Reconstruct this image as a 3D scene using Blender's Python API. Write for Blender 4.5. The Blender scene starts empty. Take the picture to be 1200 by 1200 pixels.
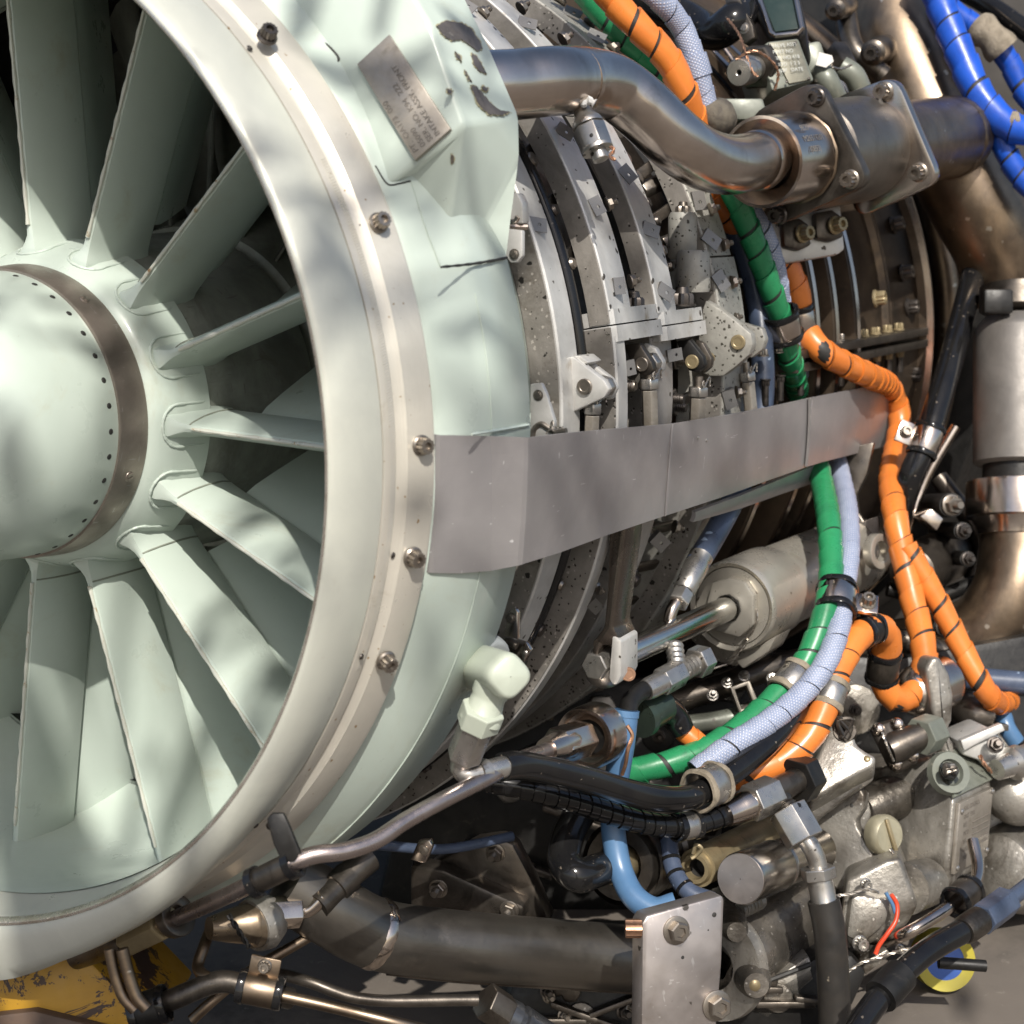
import bpy, bmesh, math, random
import numpy as np
from mathutils import Vector, Matrix
random.seed(7); rng = np.random.default_rng(7)
sc = bpy.context.scene; COL = sc.collection
PI = math.pi
# ---------------------------------------------------------------- frame: x aft along the engine axis, -y towards the camera, z up; unit = inlet radius
S = 0.42; H = 0.66                      # metres per unit, height of the engine axis
FPX = 1906.373; AXX, AXY = 0.474632354, -0.157295586
PC = np.array([-1.21310712, -0.159511239, 3.20236921])
_a = np.array([math.sin(AXX)*math.cos(AXY), math.sin(AXY), math.cos(AXX)*math.cos(AXY)])
_ph = math.atan(-math.tan(AXY)/math.cos(AXX))
_U = np.array([0, -math.cos(_ph), -math.sin(_ph)])
BM = np.stack([_a, np.cross(_U, _a), _U]); C0 = -BM @ PC
def W(p): return np.array([p[0]*S, p[1]*S, p[2]*S + H])
# ---------------------------------------------------------------- camera
cam = bpy.data.cameras.new('camera'); co = bpy.data.objects.new('camera', cam); COL.objects.link(co)
cam.sensor_width = 36; cam.lens = FPX/1200*36; cam.clip_start = 0.05; cam.clip_end = 500
_r, _u, _f = BM[:, 0], -BM[:, 1], BM[:, 2]
_m = np.eye(4); _m[:3, 0] = _r; _m[:3, 1] = _u; _m[:3, 2] = -_f; _m[:3, 3] = W(C0)
co.matrix_world = Matrix(_m.tolist())
cam.dof.use_dof = True; cam.dof.focus_distance = 3.62*S; cam.dof.aperture_fstop = 8
sc.camera = co
# ---------------------------------------------------------------- daylight
SUN = Vector((-0.60, -0.42, 0.68)).normalized()
w = bpy.data.worlds.new("World"); sc.world = w; w.use_nodes = True
nt = w.node_tree; nt.nodes.clear()
sky = nt.nodes.new('ShaderNodeTexSky'); sky.sky_type = 'NISHITA'; sky.sun_disc = False
sky.sun_elevation = math.asin(SUN.z); sky.sun_rotation = math.atan2(SUN.x, SUN.y); sky.dust_density = 2.5; sky.ozone_density = 1.0
bg = nt.nodes.new('ShaderNodeBackground'); bg.inputs['Strength'].default_value = 0.125
ow = nt.nodes.new('ShaderNodeOutputWorld')
nt.links.new(sky.outputs[0], bg.inputs[0]); nt.links.new(bg.outputs[0], ow.inputs[0])
sl = bpy.data.lights.new('sun', 'SUN'); sl.energy = 4.8; sl.angle = math.radians(0.5); sl.color = (1, .955, .88)
so = bpy.data.objects.new('sun', sl); COL.objects.link(so); so.location = (0, 0, 8)
so.rotation_euler = (-SUN).to_track_quat('-Z', 'Y').to_euler()
sc.view_settings.view_transform = 'Standard'; sc.view_settings.look = 'None'
sc.view_settings.exposure = 0.14; sc.view_settings.gamma = 1
sc.render.engine = 'CYCLES'
# ---------------------------------------------------------------- points
def V3(*a): return np.array(a, float)
def nrm(v): v = np.asarray(v, float); return v/np.linalg.norm(v)
def ray(px, py): return BM @ np.array([(px-600)/FPX, (py-600)/FPX, 1.0])
def R(px, py, r):                      # point on the cylinder of radius r about the axis
    d = ray(px, py); A = d[1]**2+d[2]**2; b = C0[1]*d[1]+C0[2]*d[2]; c = C0[1]**2+C0[2]**2-r*r
    D = b*b-A*c; t = (-b-math.sqrt(D))/A if D > 0 else -b/A
    return C0+t*d
def X(px, py, s): d = ray(px, py); return C0+(s-C0[0])/d[0]*d      # on the plane x = s
def Y(px, py, y): d = ray(px, py); return C0+(y-C0[1])/d[1]*d      # on the plane y
def D(px, py, k): return C0+k*ray(px, py)                           # at camera depth k
def PL(px, py, o, n): d = ray(px, py); return C0+np.dot(np.asarray(o)-C0, n)/np.dot(d, n)*d
def E(s, r, deg): a = math.radians(deg); return V3(s, -r*math.cos(a), r*math.sin(a))
def dep(p): return float(np.dot(p-C0, BM[:, 2]))
def pxl(p, n): return n*dep(p)/FPX    # n picture pixels at the depth of p, in units
def rad(p): v = V3(0, p[1], p[2]); return nrm(v)
CAMDIR = -BM[:, 2]
def basis(n, up=None):
    n = nrm(n); up = V3(0, 0, 1) if up is None else np.asarray(up, float)
    if abs(np.dot(nrm(up), n)) > .98: up = V3(1, 0, 0)
    x = nrm(np.cross(up, n)); return x, np.cross(n, x), n
def cr(P, n=8, closed=False):          # Catmull-Rom through the points
    P = [np.asarray(p, float) for p in P]
    if len(P) < 3: 
        return [P[0]+(P[1]-P[0])*t for t in np.linspace(0, 1, n+1)]
    out = []; m = len(P)
    for i in range(m if closed else m-1):
        if closed: p0, p1, p2, p3 = P[i-1], P[i], P[(i+1) % m], P[(i+2) % m]
        else:
            p1, p2 = P[i], P[i+1]
            p0 = P[i-1] if i else 2*p1-p2
            p3 = P[i+2] if i+2 < m else 2*p2-p1
        d1, d2, d3 = [max(np.linalg.norm(q-p)**.5, 1e-6) for p, q in ((p0, p1), (p1, p2), (p2, p3))]
        for k in range(n):
            t = k/n
            m1 = (p1-p0)/d1-(p2-p0)/(d1+d2)+(p2-p1)/d2; m2 = (p2-p1)/d2-(p3-p1)/(d2+d3)+(p3-p2)/d3
            m1, m2 = m1*d2, m2*d2
            out.append((2*t**3-3*t**2+1)*p1+(t**3-2*t**2+t)*m1+(-2*t**3+3*t**2)*p2+(t**3-t**2)*m2)
    if not closed: out.append(P[-1])
    return out
# ---------------------------------------------------------------- mesh builders
class G:
    def __init__(s): s.v = []; s.f = []; s.uv = []
    def add(s, v, f, uv=None):
        k = len(s.v); s.v += [tuple(p) for p in v]; s.f += [tuple(i+k for i in q) for q in f]
        s.uv += list(uv) if uv is not None else [(p[0], p[2]) for p in v]
        return s
    def join(s, *gs):
        for g in gs: s.add(g.v, g.f, g.uv)
        return s
def frames(P):
    P = [np.asarray(p, float) for p in P]; n = len(P)
    T = [nrm(P[min(i+1, n-1)]-P[max(i-1, 0)]) for i in range(n)]
    x, _, _ = basis(T[0]); out = []
    for i in range(n):
        x = nrm(x-np.dot(x, T[i])*T[i]); out.append((P[i], x, np.cross(T[i], x), T[i]))
    return out
def tube(P, r, n=18, caps=True, g=None):
    g = g or G(); fr = frames(P); m = len(fr); v = []; uv = []; L = 0
    for i, (p, x, y, t) in enumerate(fr):
        if i: L += np.linalg.norm(p-fr[i-1][0])
        q = r(i/(m-1)) if callable(r) else (r[i] if hasattr(r, '__len__') else r)
        for k in range(n):
            a = 2*PI*k/n; v.append(p+q*(math.cos(a)*x+math.sin(a)*y)); uv.append((L, abs(k/n*2-1)*q*PI))
    f = [(i*n+k, i*n+(k+1) % n, (i+1)*n+(k+1) % n, (i+1)*n+k) for i in range(m-1) for k in range(n)]
    if caps: f += [tuple(range(n-1, -1, -1)), tuple((m-1)*n+k for k in range(n))]
    return g.add(v, f, uv)
def rev(prof, o=(0, 0, 0), ax=(1, 0, 0), n=48, a0=0, a1=360, ref=None, caps=False, loop=False, g=None, wob=None):
    g = g or G(); o = np.asarray(o, float); ax = nrm(ax)
    if ref is None and abs(ax[0]) > .999: x, y = V3(0, -1, 0), V3(0, 0, 1)*np.sign(ax[0])
    else: x, y, _ = basis(ax, ref)
    full = abs(a1-a0) >= 359.9; k = n if full else n+1
    v = []; uv = []; m = len(prof); L = 0
    for i, (t, r) in enumerate(prof):
        if i: L += math.hypot(t-prof[i-1][0], r-prof[i-1][1])
        for j in range(k):
            a = math.radians(a0+(a1-a0)*j/n); rr = r if wob is None else r*(1+wob(t, a))
            v.append(o+t*ax+rr*(math.cos(a)*x+math.sin(a)*y)); uv.append((a*max(r, .05), L))
    f = []
    for i in range(m if loop else m-1):
        i2 = (i+1) % m
        for j in range(n):
            j2 = (j+1) % k
            f.append((i*k+j, i*k+j2, i2*k+j2, i2*k+j))
    if caps: f += [tuple(range(k-1, -1, -1)), tuple((m-1)*k+j for j in range(k))]
    if loop and not full: f += [tuple(i*k for i in range(m)), tuple(i*k+k-1 for i in range(m-1, -1, -1))]
    return g.add(v, f, uv)
def twist(P, r, n=6):                      # twisted pair of lock wire
    fr = frames(P); g = G(); L = [0]
    for i in range(1, len(fr)): L.append(L[-1]+np.linalg.norm(fr[i][0]-fr[i-1][0]))
    m = max(12, int(L[-1]/(r*2.2))); L = np.array(L); A = [np.array([q[k] for q in fr]) for k in range(3)]
    for h in (0, PI):
        Q = []
        for k in range(m+1):
            l = L[-1]*k/m; p, x, y = [np.array([np.interp(l, L, a[:, c]) for c in range(3)]) for a in A]; a_ = l/(r*7)*2*PI+h
            Q.append(p+r*.55*(math.cos(a_)*x+math.sin(a_)*y))
        tube(Q, r*.55, n, True, g)
    return g
def cyl(a, b, r, n=24, r2=None, g=None):
    a = np.asarray(a, float); b = np.asarray(b, float); L = np.linalg.norm(b-a); r2 = r if r2 is None else r2
    return rev([(0, r), (L, r2)], a, b-a, n, caps=True, g=g)
def turned(a, b, prof, n=28, g=None):      # prof: (fraction along a-b, radius)
    a = np.asarray(a, float); b = np.asarray(b, float); L = np.linalg.norm(b-a)
    return rev([(t*L, r) for t, r in prof], a, b-a, n, caps=True, g=g)
def prism(poly, vec, g=None):
    g = g or G(); poly = [np.asarray(p, float) for p in poly]; vec = np.asarray(vec, float); n = len(poly)
    v = poly+[p+vec for p in poly]
    f = [tuple(range(n)), tuple(range(2*n-1, n-1, -1))]+[(i, i+n, (i+1) % n+n, (i+1) % n) for i in range(n)]
    return g.add(v, f)
def box(c, x, y, z, dx, dy, dz, g=None):
    c = np.asarray(c, float); x, y, z = [nrm(q) for q in (x, y, z)]
    p = [c-x*dx/2-y*dy/2-z*dz/2, c+x*dx/2-y*dy/2-z*dz/2, c+x*dx/2+y*dy/2-z*dz/2, c-x*dx/2+y*dy/2-z*dz/2]
    return prism(p, z*dz, g)
def ringplate(outer, inner, vec, g=None):  # plate with a hole: as many inner points as outer ones
    g = g or G(); n = len(outer); vec = np.asarray(vec, float)
    v = list(outer)+list(inner)+[p+vec for p in outer]+[p+vec for p in inner]; f = []
    for i in range(n):
        j = (i+1) % n
        f += [(i, j, n+j, n+i), (2*n+j, 2*n+i, 3*n+i, 3*n+j), (j, i, 2*n+i, 2*n+j), (n+i, n+j, 3*n+j, 3*n+i)]
    return g.add(v, f)
def grid(rows, closed=False, g=None):
    g = g or G(); m = len(rows); n = len(rows[0]); v = [p for r in rows for p in r]
    f = [(i*n+j, i*n+(j+1) % n, (i+1)*n+(j+1) % n, (i+1)*n+j) for i in range(m-1) for j in range(n if closed else n-1)]
    return g.add(v, f)
def wrap(P, r, pitch, n=20, gap=.06, lift=.10, w=None, g=None, jit=0):   # spiral wrap: one overlapping helical ribbon with thickness
    g = g or G(); fr = frames(P); L = [0]
    for i in range(1, len(fr)): L.append(L[-1]+np.linalg.norm(fr[i][0]-fr[i-1][0]))
    L = np.array(L); A = [np.array([q[k] for q in fr]) for k in range(4)]
    def at(l):
        l = min(max(l, 0), L[-1]); return [np.array([np.interp(l, L, a[:, c]) for c in range(3)]) for a in A]
    turns = int(L[-1]/pitch)+2; v = []; uv = []; m = turns*n+1
    for k in range(m):
        l = -pitch+pitch*k/n; a = 2*PI*k/n; j = pitch*jit*math.sin(k//n*2.3)
        for q, (e, rr) in enumerate(((gap/2, r*.9), (gap/2, r*(1+lift)), (.5, r*(1+lift*.55)), (1-gap/2, r), (1-gap/2, r*.9))):
            p, x, y, t = at(l+e*pitch+(j if q in (0, 1) else 0))
            v.append(p+rr*(math.cos(a)*x+math.sin(a)*y)); uv.append((l+e*pitch, abs((a/PI) % 2-1)*r*PI))
    f = [(k*5+q, (k+1)*5+q, (k+1)*5+q+1, k*5+q+1) for k in range(m-1) for q in range(4)]
    return g.add(v, f, uv)
# ---------------------------------------------------------------- objects
def tag(o, label=None, cat=None, group=None, kind=None):
    for k, x in (('label', label), ('category', cat), ('group', group), ('kind', kind)):
        if x: o[k] = x
    return o
def mesh(name, g, mat, org=(0, 0, 0), bev=0, sharp=38, seg=2):
    me = bpy.data.meshes.new(name); o = W(org)
    v = np.array(g.v)*S; v[:, 2] += H; v -= o
    me.from_pydata(v.tolist(), [], g.f)
    uvl = me.uv_layers.new(name='uv'); li = np.empty(len(me.loops), int); me.loops.foreach_get('vertex_index', li)
    uvl.data.foreach_set('uv', (np.array(g.uv, float)[li]*S).ravel())
    if bev or True:
        b = bmesh.new(); b.from_mesh(me)
        bmesh.ops.recalc_face_normals(b, faces=b.faces)
        if bev:
            ed = [e for e in b.edges if len(e.link_faces) == 2 and e.calc_face_angle(0) > math.radians(25)]
            bmesh.ops.bevel(b, geom=ed, offset=bev*S, segments=seg, profile=.5, affect='EDGES', clamp_overlap=True)
        b.to_mesh(me); b.free()
    me.shade_smooth(); me.set_sharp_from_angle(angle=math.radians(sharp))
    me.materials.append(mat); return me
def T(name, label, cat, at, group=None):
    o = bpy.data.objects.new(name, None); COL.objects.link(o); o.location = W(at); o.empty_display_size = .02
    o['_p'] = [float(q) for q in at]; return tag(o, label, cat, group)
def part(par, name, g, mat, bev=0, sharp=38, label=None, seg=2):
    root = par
    while root.parent is not None: root = root.parent
    me = mesh(name, g, mat, list(root['_p']), bev, sharp, seg); o = bpy.data.objects.new(name, me); COL.objects.link(o); o.parent = par
    if par is not root: pass
    if label: o['label'] = label
    return o
def solo(name, g, mat, label, cat, group=None, bev=0, sharp=38, at=None, kind=None):
    at = g.v[0] if at is None else at
    o = bpy.data.objects.new(name, mesh(name, g, mat, at, bev, sharp)); COL.objects.link(o); o.location = W(at)
    return tag(o, label, cat, group, kind)
# prototypes shared by many small pieces: built once in metres, z = outwards
_PRO = {}
def ngon(n, r, z, ph=0): return [V3(r*math.cos(2*PI*k/n+ph), r*math.sin(2*PI*k/n+ph), z) for k in range(n)]
def _star(n, r1, r2, z): return [V3(*( (r1 if k % 2 else r2)*math.cos(PI*k/n), (r1 if k % 2 else r2)*math.sin(PI*k/n), z)) for k in range(2*n)]
def stack(rings):
    g = G(); v = [p for r in rings for p in r]; n = len(rings[0])
    f = [(i*n+k, i*n+(k+1) % n, (i+1)*n+(k+1) % n, (i+1)*n+k) for i in range(len(rings)-1) for k in range(n)]
    f += [tuple(range(n-1, -1, -1)), tuple((len(rings)-1)*n+k for k in range(n))]
    return g.add(v, f)
def pro_shape(kind):
    if kind == 'bolt12':      # 12-point head over a flange, dished centre
        g = rev([(0, 1.0), (.18, 1.0), (.34, .84)], (0, 0, 0), (0, 0, 1), 28, caps=True)
        return g.join(stack([_star(12, .80, .68, .30), _star(12, .80, .68, 1.15), _star(12, .74, .64, 1.25), ngon(24, .40, 1.25), ngon(24, .33, .85)]))
    if kind == 'hexnut':      # nut with washer and stud
        g = rev([(0, 1.15), (.15, 1.15), (.2, 1.05)], (0, 0, 0), (0, 0, 1), 24, caps=True)
        g.join(stack([ngon(6, .95, .2), ngon(6, .95, .85), ngon(6, .84, .95)]))
        st = [(.9+.09*k, .46 if k % 2 else .52) for k in range(10)]
        return g.join(rev(st+[(1.85, .38)], (0, 0, 0), (0, 0, 1), 16, caps=True))
    if kind == 'hexbolt':
        g = rev([(0, 1.25), (.18, 1.25), (.24, 1.1)], (0, 0, 0), (0, 0, 1), 28, caps=True)
        return g.join(stack([ngon(6, .92, .24), ngon(6, .92, .95), ngon(6, .8, 1.05), ngon(6, .5, 1.05), ngon(6, .42, .85)]))
    if kind == 'castle':      # castellated nut
        g = stack([_star(10, 1.0, .82, 0), _star(10, 1.0, .82, .8), _star(10, .85, .7, 1.0), ngon(20, .62, 1.0), ngon(20, .5, 1.5), ngon(20, .38, 1.55)])
        return g.join(rev([(-.02, 1.15), (.14, 1.15)], (0, 0, 0), (0, 0, 1), 24, caps=True))
    if kind == 'rivet':
        return rev([(0, 1), (.25, .95), (.5, .7), (.62, .3), (.64, .01)], (0, 0, 0), (0, 0, 1), 14)
    if kind == 'pin':         # flat pin head
        return rev([(0, 1), (.28, 1), (.36, .92), (.36, .62), (.32, .56), (.32, .01)], (0, 0, 0), (0, 0, 1), 24)
    if kind == 'screw':       # round head with a slot
        g = rev([(0, 1.3), (.12, 1.3), (.16, 1.0), (.3, .95), (.42, .7)], (0, 0, 0), (0, 0, 1), 20, caps=True)
        return g.join(box((0, .38, .47), (1, 0, 0), (0, 1, 0), (0, 0, 1), 1.2, .5, .12), box((0, -.38, .47), (1, 0, 0), (0, 1, 0), (0, 0, 1), 1.2, .5, .12))
    if kind == 'tab':         # folded lock plate with a hole
        o = [V3(*q, 0.28) for q in ((-1, -.72), (0, -.72), (1, -.72), (1, 0), (1, .72), (0, .72), (-1, .72), (-1, 0))]
        i = [V3(.15+.2*math.cos(a), .2*math.sin(a), .28) for a in (-2.4, -PI/2, -.75, 0, .75, PI/2, 2.4, PI)]
        g = ringplate(o, i, V3(0, 0, -.14))
        return g.add([(-1, -.72, .28), (-1, .72, .28), (-1.0, .72, -.3), (-1.0, -.72, -.3), (-.86, -.72, .28), (-.86, .72, .28), (-.86, .72, -.3), (-.86, -.72, -.3)],
                     [(0, 1, 2, 3), (4, 7, 6, 5), (0, 3, 7, 4), (1, 5, 6, 2), (3, 2, 6, 7)])
def pro(kind, mat):
    k = (kind, mat.name)
    if k not in _PRO:
        g = pro_shape(kind); me = bpy.data.meshes.new(kind); me.from_pydata([tuple(map(float, p)) for p in g.v], [], g.f)
        b = bmesh.new(); b.from_mesh(me); bmesh.ops.recalc_face_normals(b, faces=b.faces); b.to_mesh(me); b.free()
        me.shade_smooth(); me.set_sharp_from_angle(angle=math.radians(32)); me.materials.append(mat); _PRO[k] = me
    return _PRO[k]
def fix(par, kind, name, p, n, size, mat, spin=None, up=None, label=None, sink=0):   # one fastener as a part; size in units
    root = par
    while root.parent is not None: root = root.parent
    o = bpy.data.objects.new(name, pro(kind, mat)); COL.objects.link(o); o.parent = par
    x, y, z = basis(n, up); a = random.random()*6.28 if spin is None else math.radians(spin)
    xx = math.cos(a)*x+math.sin(a)*y; yy = -math.sin(a)*x+math.cos(a)*y; k = size*S
    p = (np.asarray(p)-np.array(list(root['_p']))-nrm(n)*sink*size)*S
    m = np.eye(4); m[:3, 0] = xx*k; m[:3, 1] = yy*k; m[:3, 2] = z*k; m[:3, 3] = p
    o.matrix_local = Matrix(m.tolist())
    if label: o['label'] = label
    return o
# ---------------------------------------------------------------- materials
def mat(name, c, c2=None, metal=0., rough=.5, rv=.15, sc_=25., spk=None, dirt=None, bump=None, streak=None, scr=None, coat=0., uvbrush=None, emit=None, spec=.5):
    m = bpy.data.materials.new(name); m.use_nodes = True; N = m.node_tree.nodes; Lk = m.node_tree.links
    b = N['Principled BSDF']; tc = N.new('ShaderNodeTexCoord'); co_ = tc.outputs['Object']
    def noise(scale, detail=4, rou=.6, src=co_, dist=0):
        n = N.new('ShaderNodeTexNoise'); n.inputs['Scale'].default_value = scale; n.inputs['Detail'].default_value = detail
        n.inputs['Roughness'].default_value = rou; n.inputs['Distortion'].default_value = dist; Lk.new(src, n.inputs['Vector']); return n.outputs['Fac']
    def ramp(fac, a, b_, inv=False):
        r = N.new('ShaderNodeMapRange'); r.inputs[1].default_value = a; r.inputs[2].default_value = b_
        r.inputs[3].default_value = 1 if inv else 0; r.inputs[4].default_value = 0 if inv else 1; r.interpolation_type = 'SMOOTHSTEP'
        Lk.new(fac, r.inputs[0]); return r.outputs[0]
    def mix(fac, a, col):
        x = N.new('ShaderNodeMix'); x.data_type = 'RGBA'; Lk.new(fac, x.inputs[0])
        if hasattr(a, 'is_linked') or not isinstance(a, tuple): Lk.new(a, x.inputs[6])
        else: x.inputs[6].default_value = (*a, 1)
        x.inputs[7].default_value = (*col, 1); return x.outputs[2]
    def mul(a, k):
        x = N.new('ShaderNodeMath'); x.operation = 'MULTIPLY'; Lk.new(a, x.inputs[0]); x.inputs[1].default_value = k; return x.outputs[0]
    def stretch(src, sx, sy, sz):
        x = N.new('ShaderNodeMapping'); x.inputs['Scale'].default_value = (sx, sy, sz); Lk.new(src, x.inputs[0]); return x.outputs[0]
    col = tuple(c); c2 = c2 or tuple(q*.78 for q in c)
    n1 = noise(sc_, 5, .65, dist=.4); col = mix(ramp(n1, .32, .7), col, c2)
    rsum = None
    if streak:                       # (colour, along-scale, across-scale, lo, hi) in uv: grime drawn along a tube or round a ring
        cs, a_, b2, lo, hi = streak; n = noise(1, 4, .6, stretch(tc.outputs['UV'], a_, b2, 1)); col = mix(ramp(n, lo, hi), col, cs)
    if dirt:                         # (colour, scale, lo, hi): blotches
        for cd, s_, lo, hi in (dirt if isinstance(dirt, list) else [dirt]):
            n = noise(s_, 6, .72, dist=.6); col = mix(ramp(n, lo, hi), col, cd)
    if spk:                          # (colour, scale, lo, hi): small specks
        for cs, s_, lo, hi in (spk if isinstance(spk, list) else [spk]):
            dn = N.new('ShaderNodeTexNoise'); dn.inputs['Scale'].default_value = s_*.9; dn.inputs['Detail'].default_value = 2; Lk.new(co_, dn.inputs['Vector'])
            vm = N.new('ShaderNodeMix'); vm.data_type = 'VECTOR'; vm.inputs[0].default_value = .012*100/s_; Lk.new(co_, vm.inputs[4]); Lk.new(dn.outputs['Color'], vm.inputs[5])
            v = N.new('ShaderNodeTexVoronoi'); v.inputs['Scale'].default_value = s_*.62; Lk.new(vm.outputs[1], v.inputs['Vector'])
            sp_ = N.new('ShaderNodeSeparateColor'); Lk.new(v.outputs['Color'], sp_.inputs[0])
            pw = N.new('ShaderNodeMath'); pw.operation = 'POWER'; Lk.new(sp_.outputs[0], pw.inputs[0]); pw.inputs[1].default_value = max(1.6, 3.0+(lo-.6)*95)
            ms = N.new('ShaderNodeMath'); ms.operation = 'MULTIPLY'; Lk.new(pw.outputs[0], ms.inputs[0]); ms.inputs[1].default_value = .42
            df = N.new('ShaderNodeMath'); df.operation = 'SUBTRACT'; Lk.new(ms.outputs[0], df.inputs[0]); Lk.new(v.outputs['Distance'], df.inputs[1])
            col = mix(ramp(df.outputs[0], -.03, .06), col, cs)
    if scr:                          # (colour, scale, lo, hi): fine scratches, two directions
        cs, s_, lo, hi = scr
        for k, (sx, sz) in enumerate(((1, 9), (7, 1.3))):
            n = noise(s_, 2, .5, stretch(tc.outputs['Object'], sx, sz if k else 6, sz)); col = mix(ramp(n, lo, hi), col, cs)
    Lk.new(col, b.inputs['Base Color']); b.inputs['Metallic'].default_value = metal; b.inputs['Specular IOR Level'].default_value = spec
    b.inputs['Coat Weight'].default_value = coat; b.inputs['Coat Roughness'].default_value = .12
    rn = noise(sc_*2.3, 5, .7); r = N.new('ShaderNodeMapRange'); r.inputs[1].default_value = .25; r.inputs[2].default_value = .75
    r.inputs[3].default_value = max(.03, rough-rv); r.inputs[4].default_value = min(1, rough+rv); Lk.new(rn, r.inputs[0])
    Lk.new(r.outputs[0], b.inputs['Roughness'])
    hts = []
    if bump: hts.append((noise(bump[0], 5, .65), bump[1]))
    if uvbrush: hts.append((noise(1, 3, .6, stretch(tc.outputs['UV'], uvbrush[0], uvbrush[1], 1)), uvbrush[2]))
    prev = None
    for h, k in hts:
        bp = N.new('ShaderNodeBump'); bp.inputs['Strength'].default_value = k; bp.inputs['Distance'].default_value = .002
        Lk.new(h, bp.inputs['Height'])
        if prev: Lk.new(prev, bp.inputs['Normal'])
        prev = bp.outputs[0]
    if prev: Lk.new(prev, b.inputs['Normal'])
    return m
BLK = (.012, .011, .010); RUST = (.16, .085, .035); OIL = (.05, .038, .025)
MINT = mat('mint_paint', (.485, .55, .49), (.445, .51, .45), rough=.33, rv=.1, sc_=7, dirt=[((.40, .41, .32), 9, .54, .80), ((.24, .19, .12), 330, .70, .73), ((.30, .27, .20), 95, .745, .78)], bump=(7, .22), coat=.15)
MINTW = mat('chipped_mint_paint', (.485, .55, .49), (.445, .51, .45), rough=.36, rv=.12, sc_=7, dirt=[((.17, .155, .14), 34, .70, .71), ((.24, .19, .12), 300, .72, .75), ((.40, .41, .31), 11, .6, .85)], bump=(8, .25), coat=.1)
CREAM = mat('worn_cream_metal', (.62, .58, .50), (.54, .51, .44), metal=.3, rough=.34, rv=.1, sc_=9, spk=((.30, .20, .10), 420, .82, .79), dirt=[((.36, .31, .23), 16, .62, .8), ((.66, .63, .55), 6, .5, .8)], uvbrush=(6, 900, .10))
LIPM = mat('worn_lip_paint', (.57, .575, .50), (.50, .505, .445), metal=.2, rough=.34, rv=.08, sc_=10, dirt=((.40, .34, .27), 18, .62, .8), uvbrush=(5, 1100, .1))
BAND = mat('brown_grey_band', (.34, .29, .25), (.26, .22, .19), metal=.75, rough=.42, sc_=20, uvbrush=(8, 900, .15), scr=((.40, .36, .33), 40, .68, .74))
ROTOR = mat('dark_compressor_metal', (.36, .375, .33), (.22, .23, .20), metal=.2, rough=.45, sc_=18, dirt=((.20, .195, .165), 22, .5, .75), scr=((.24, .235, .21), 30, .68, .74))
ROTORL = mat('blade_edge_metal', (.26, .26, .23), (.17, .17, .155), metal=.7, rough=.4, sc_=30)
CAST = mat('speckled_grey_casting', (.27, .25, .225), (.17, .157, .138), metal=.3, rough=.55, sc_=22, spk=[((.03, .026, .02), 430, .60, .70), ((.02, .018, .015), 200, .66, .70), ((.40, .37, .33), 420, .66, .74)], dirt=((.10, .085, .065), 17, .55, .75), bump=(130, .25))
PALE = mat('pale_aluminium', (.58, .57, .545), (.46, .45, .425), metal=.35, rough=.40, sc_=24, spk=((.06, .05, .04), 230, .68, .73), dirt=((.24, .19, .12), 20, .60, .78), bump=(90, .1), scr=((.65, .64, .61), 50, .74, .78))
STEEL = mat('brushed_steel', (.63, .55, .485), (.50, .43, .375), metal=1, rough=.20, rv=.06, sc_=14, dirt=((.32, .26, .21), 12, .56, .85), uvbrush=(25, 700, .04))
BRONZE = mat('heat_tinted_steel', (.26, .20, .145), (.165, .125, .09), metal=1, rough=.40, rv=.1, sc_=12, dirt=[((.34, .25, .165), 7, .5, .75), ((.10, .085, .08), 16, .55, .8)], spk=((.45, .40, .33), 150, .7, .76), bump=(60, .1))
DARKST = mat('oily_dark_steel', (.15, .13, .11), (.07, .061, .052), metal=.85, rough=.36, rv=.12, sc_=22, dirt=((.05, .042, .034), 26, .5, .72), bump=(80, .12))
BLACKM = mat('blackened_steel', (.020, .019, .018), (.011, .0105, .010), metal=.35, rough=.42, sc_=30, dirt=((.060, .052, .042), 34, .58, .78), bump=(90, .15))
BROWNC = mat('burnt_brown_casing', (.115, .082, .055), (.062, .046, .034), metal=.7, rough=.42, rv=.14, sc_=9, dirt=[((.19, .135, .08), 11, .55, .8), ((.03, .025, .02), 20, .55, .75)], bump=(70, .1))
SHIELD = mat('scratched_strap_sheet', (.37, .35, .35), (.30, .285, .285), metal=.45, rough=.36, rv=.08, sc_=11, dirt=[((.33, .315, .31), 4, .45, .75), ((.12, .105, .095), 20, .69, .80), ((.08, .07, .06), 80, .70, .76)], scr=((.60, .585, .585), 30, .735, .755), bump=(6, .12), uvbrush=(8, 600, .05))
PLATE = mat('etched_plate_metal', (.36, .325, .28), (.29, .26, .22), metal=.6, rough=.42, sc_=40, dirt=((.22, .19, .15), 30, .5, .75))
CASTAL = mat('cast_aluminium', (.40, .375, .335), (.19, .175, .15), metal=.6, rough=.36, sc_=16, spk=[((.05, .042, .032), 420, .62, .72), ((.60, .57, .52), 420, .66, .74)], dirt=[((.075, .06, .045), 10, .5, .68), ((.46, .43, .38), 7, .58, .8)], bump=(150, .4))
CASTDK = mat('oily_dark_casting', (.20, .18, .155), (.085, .075, .062), metal=.65, rough=.33, sc_=16, spk=[((.03, .026, .02), 420, .62, .72), ((.45, .42, .38), 420, .66, .74)], dirt=[((.04, .034, .027), 11, .5, .68)], bump=(130, .5))
RUBBER = mat('black_rubber', (.007, .007, .008), (.012, .0115, .011), rough=.15, rv=.06, sc_=24, spk=((.12, .10, .08), 420, .76, .77), bump=(20, .03), spec=.4)
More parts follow.
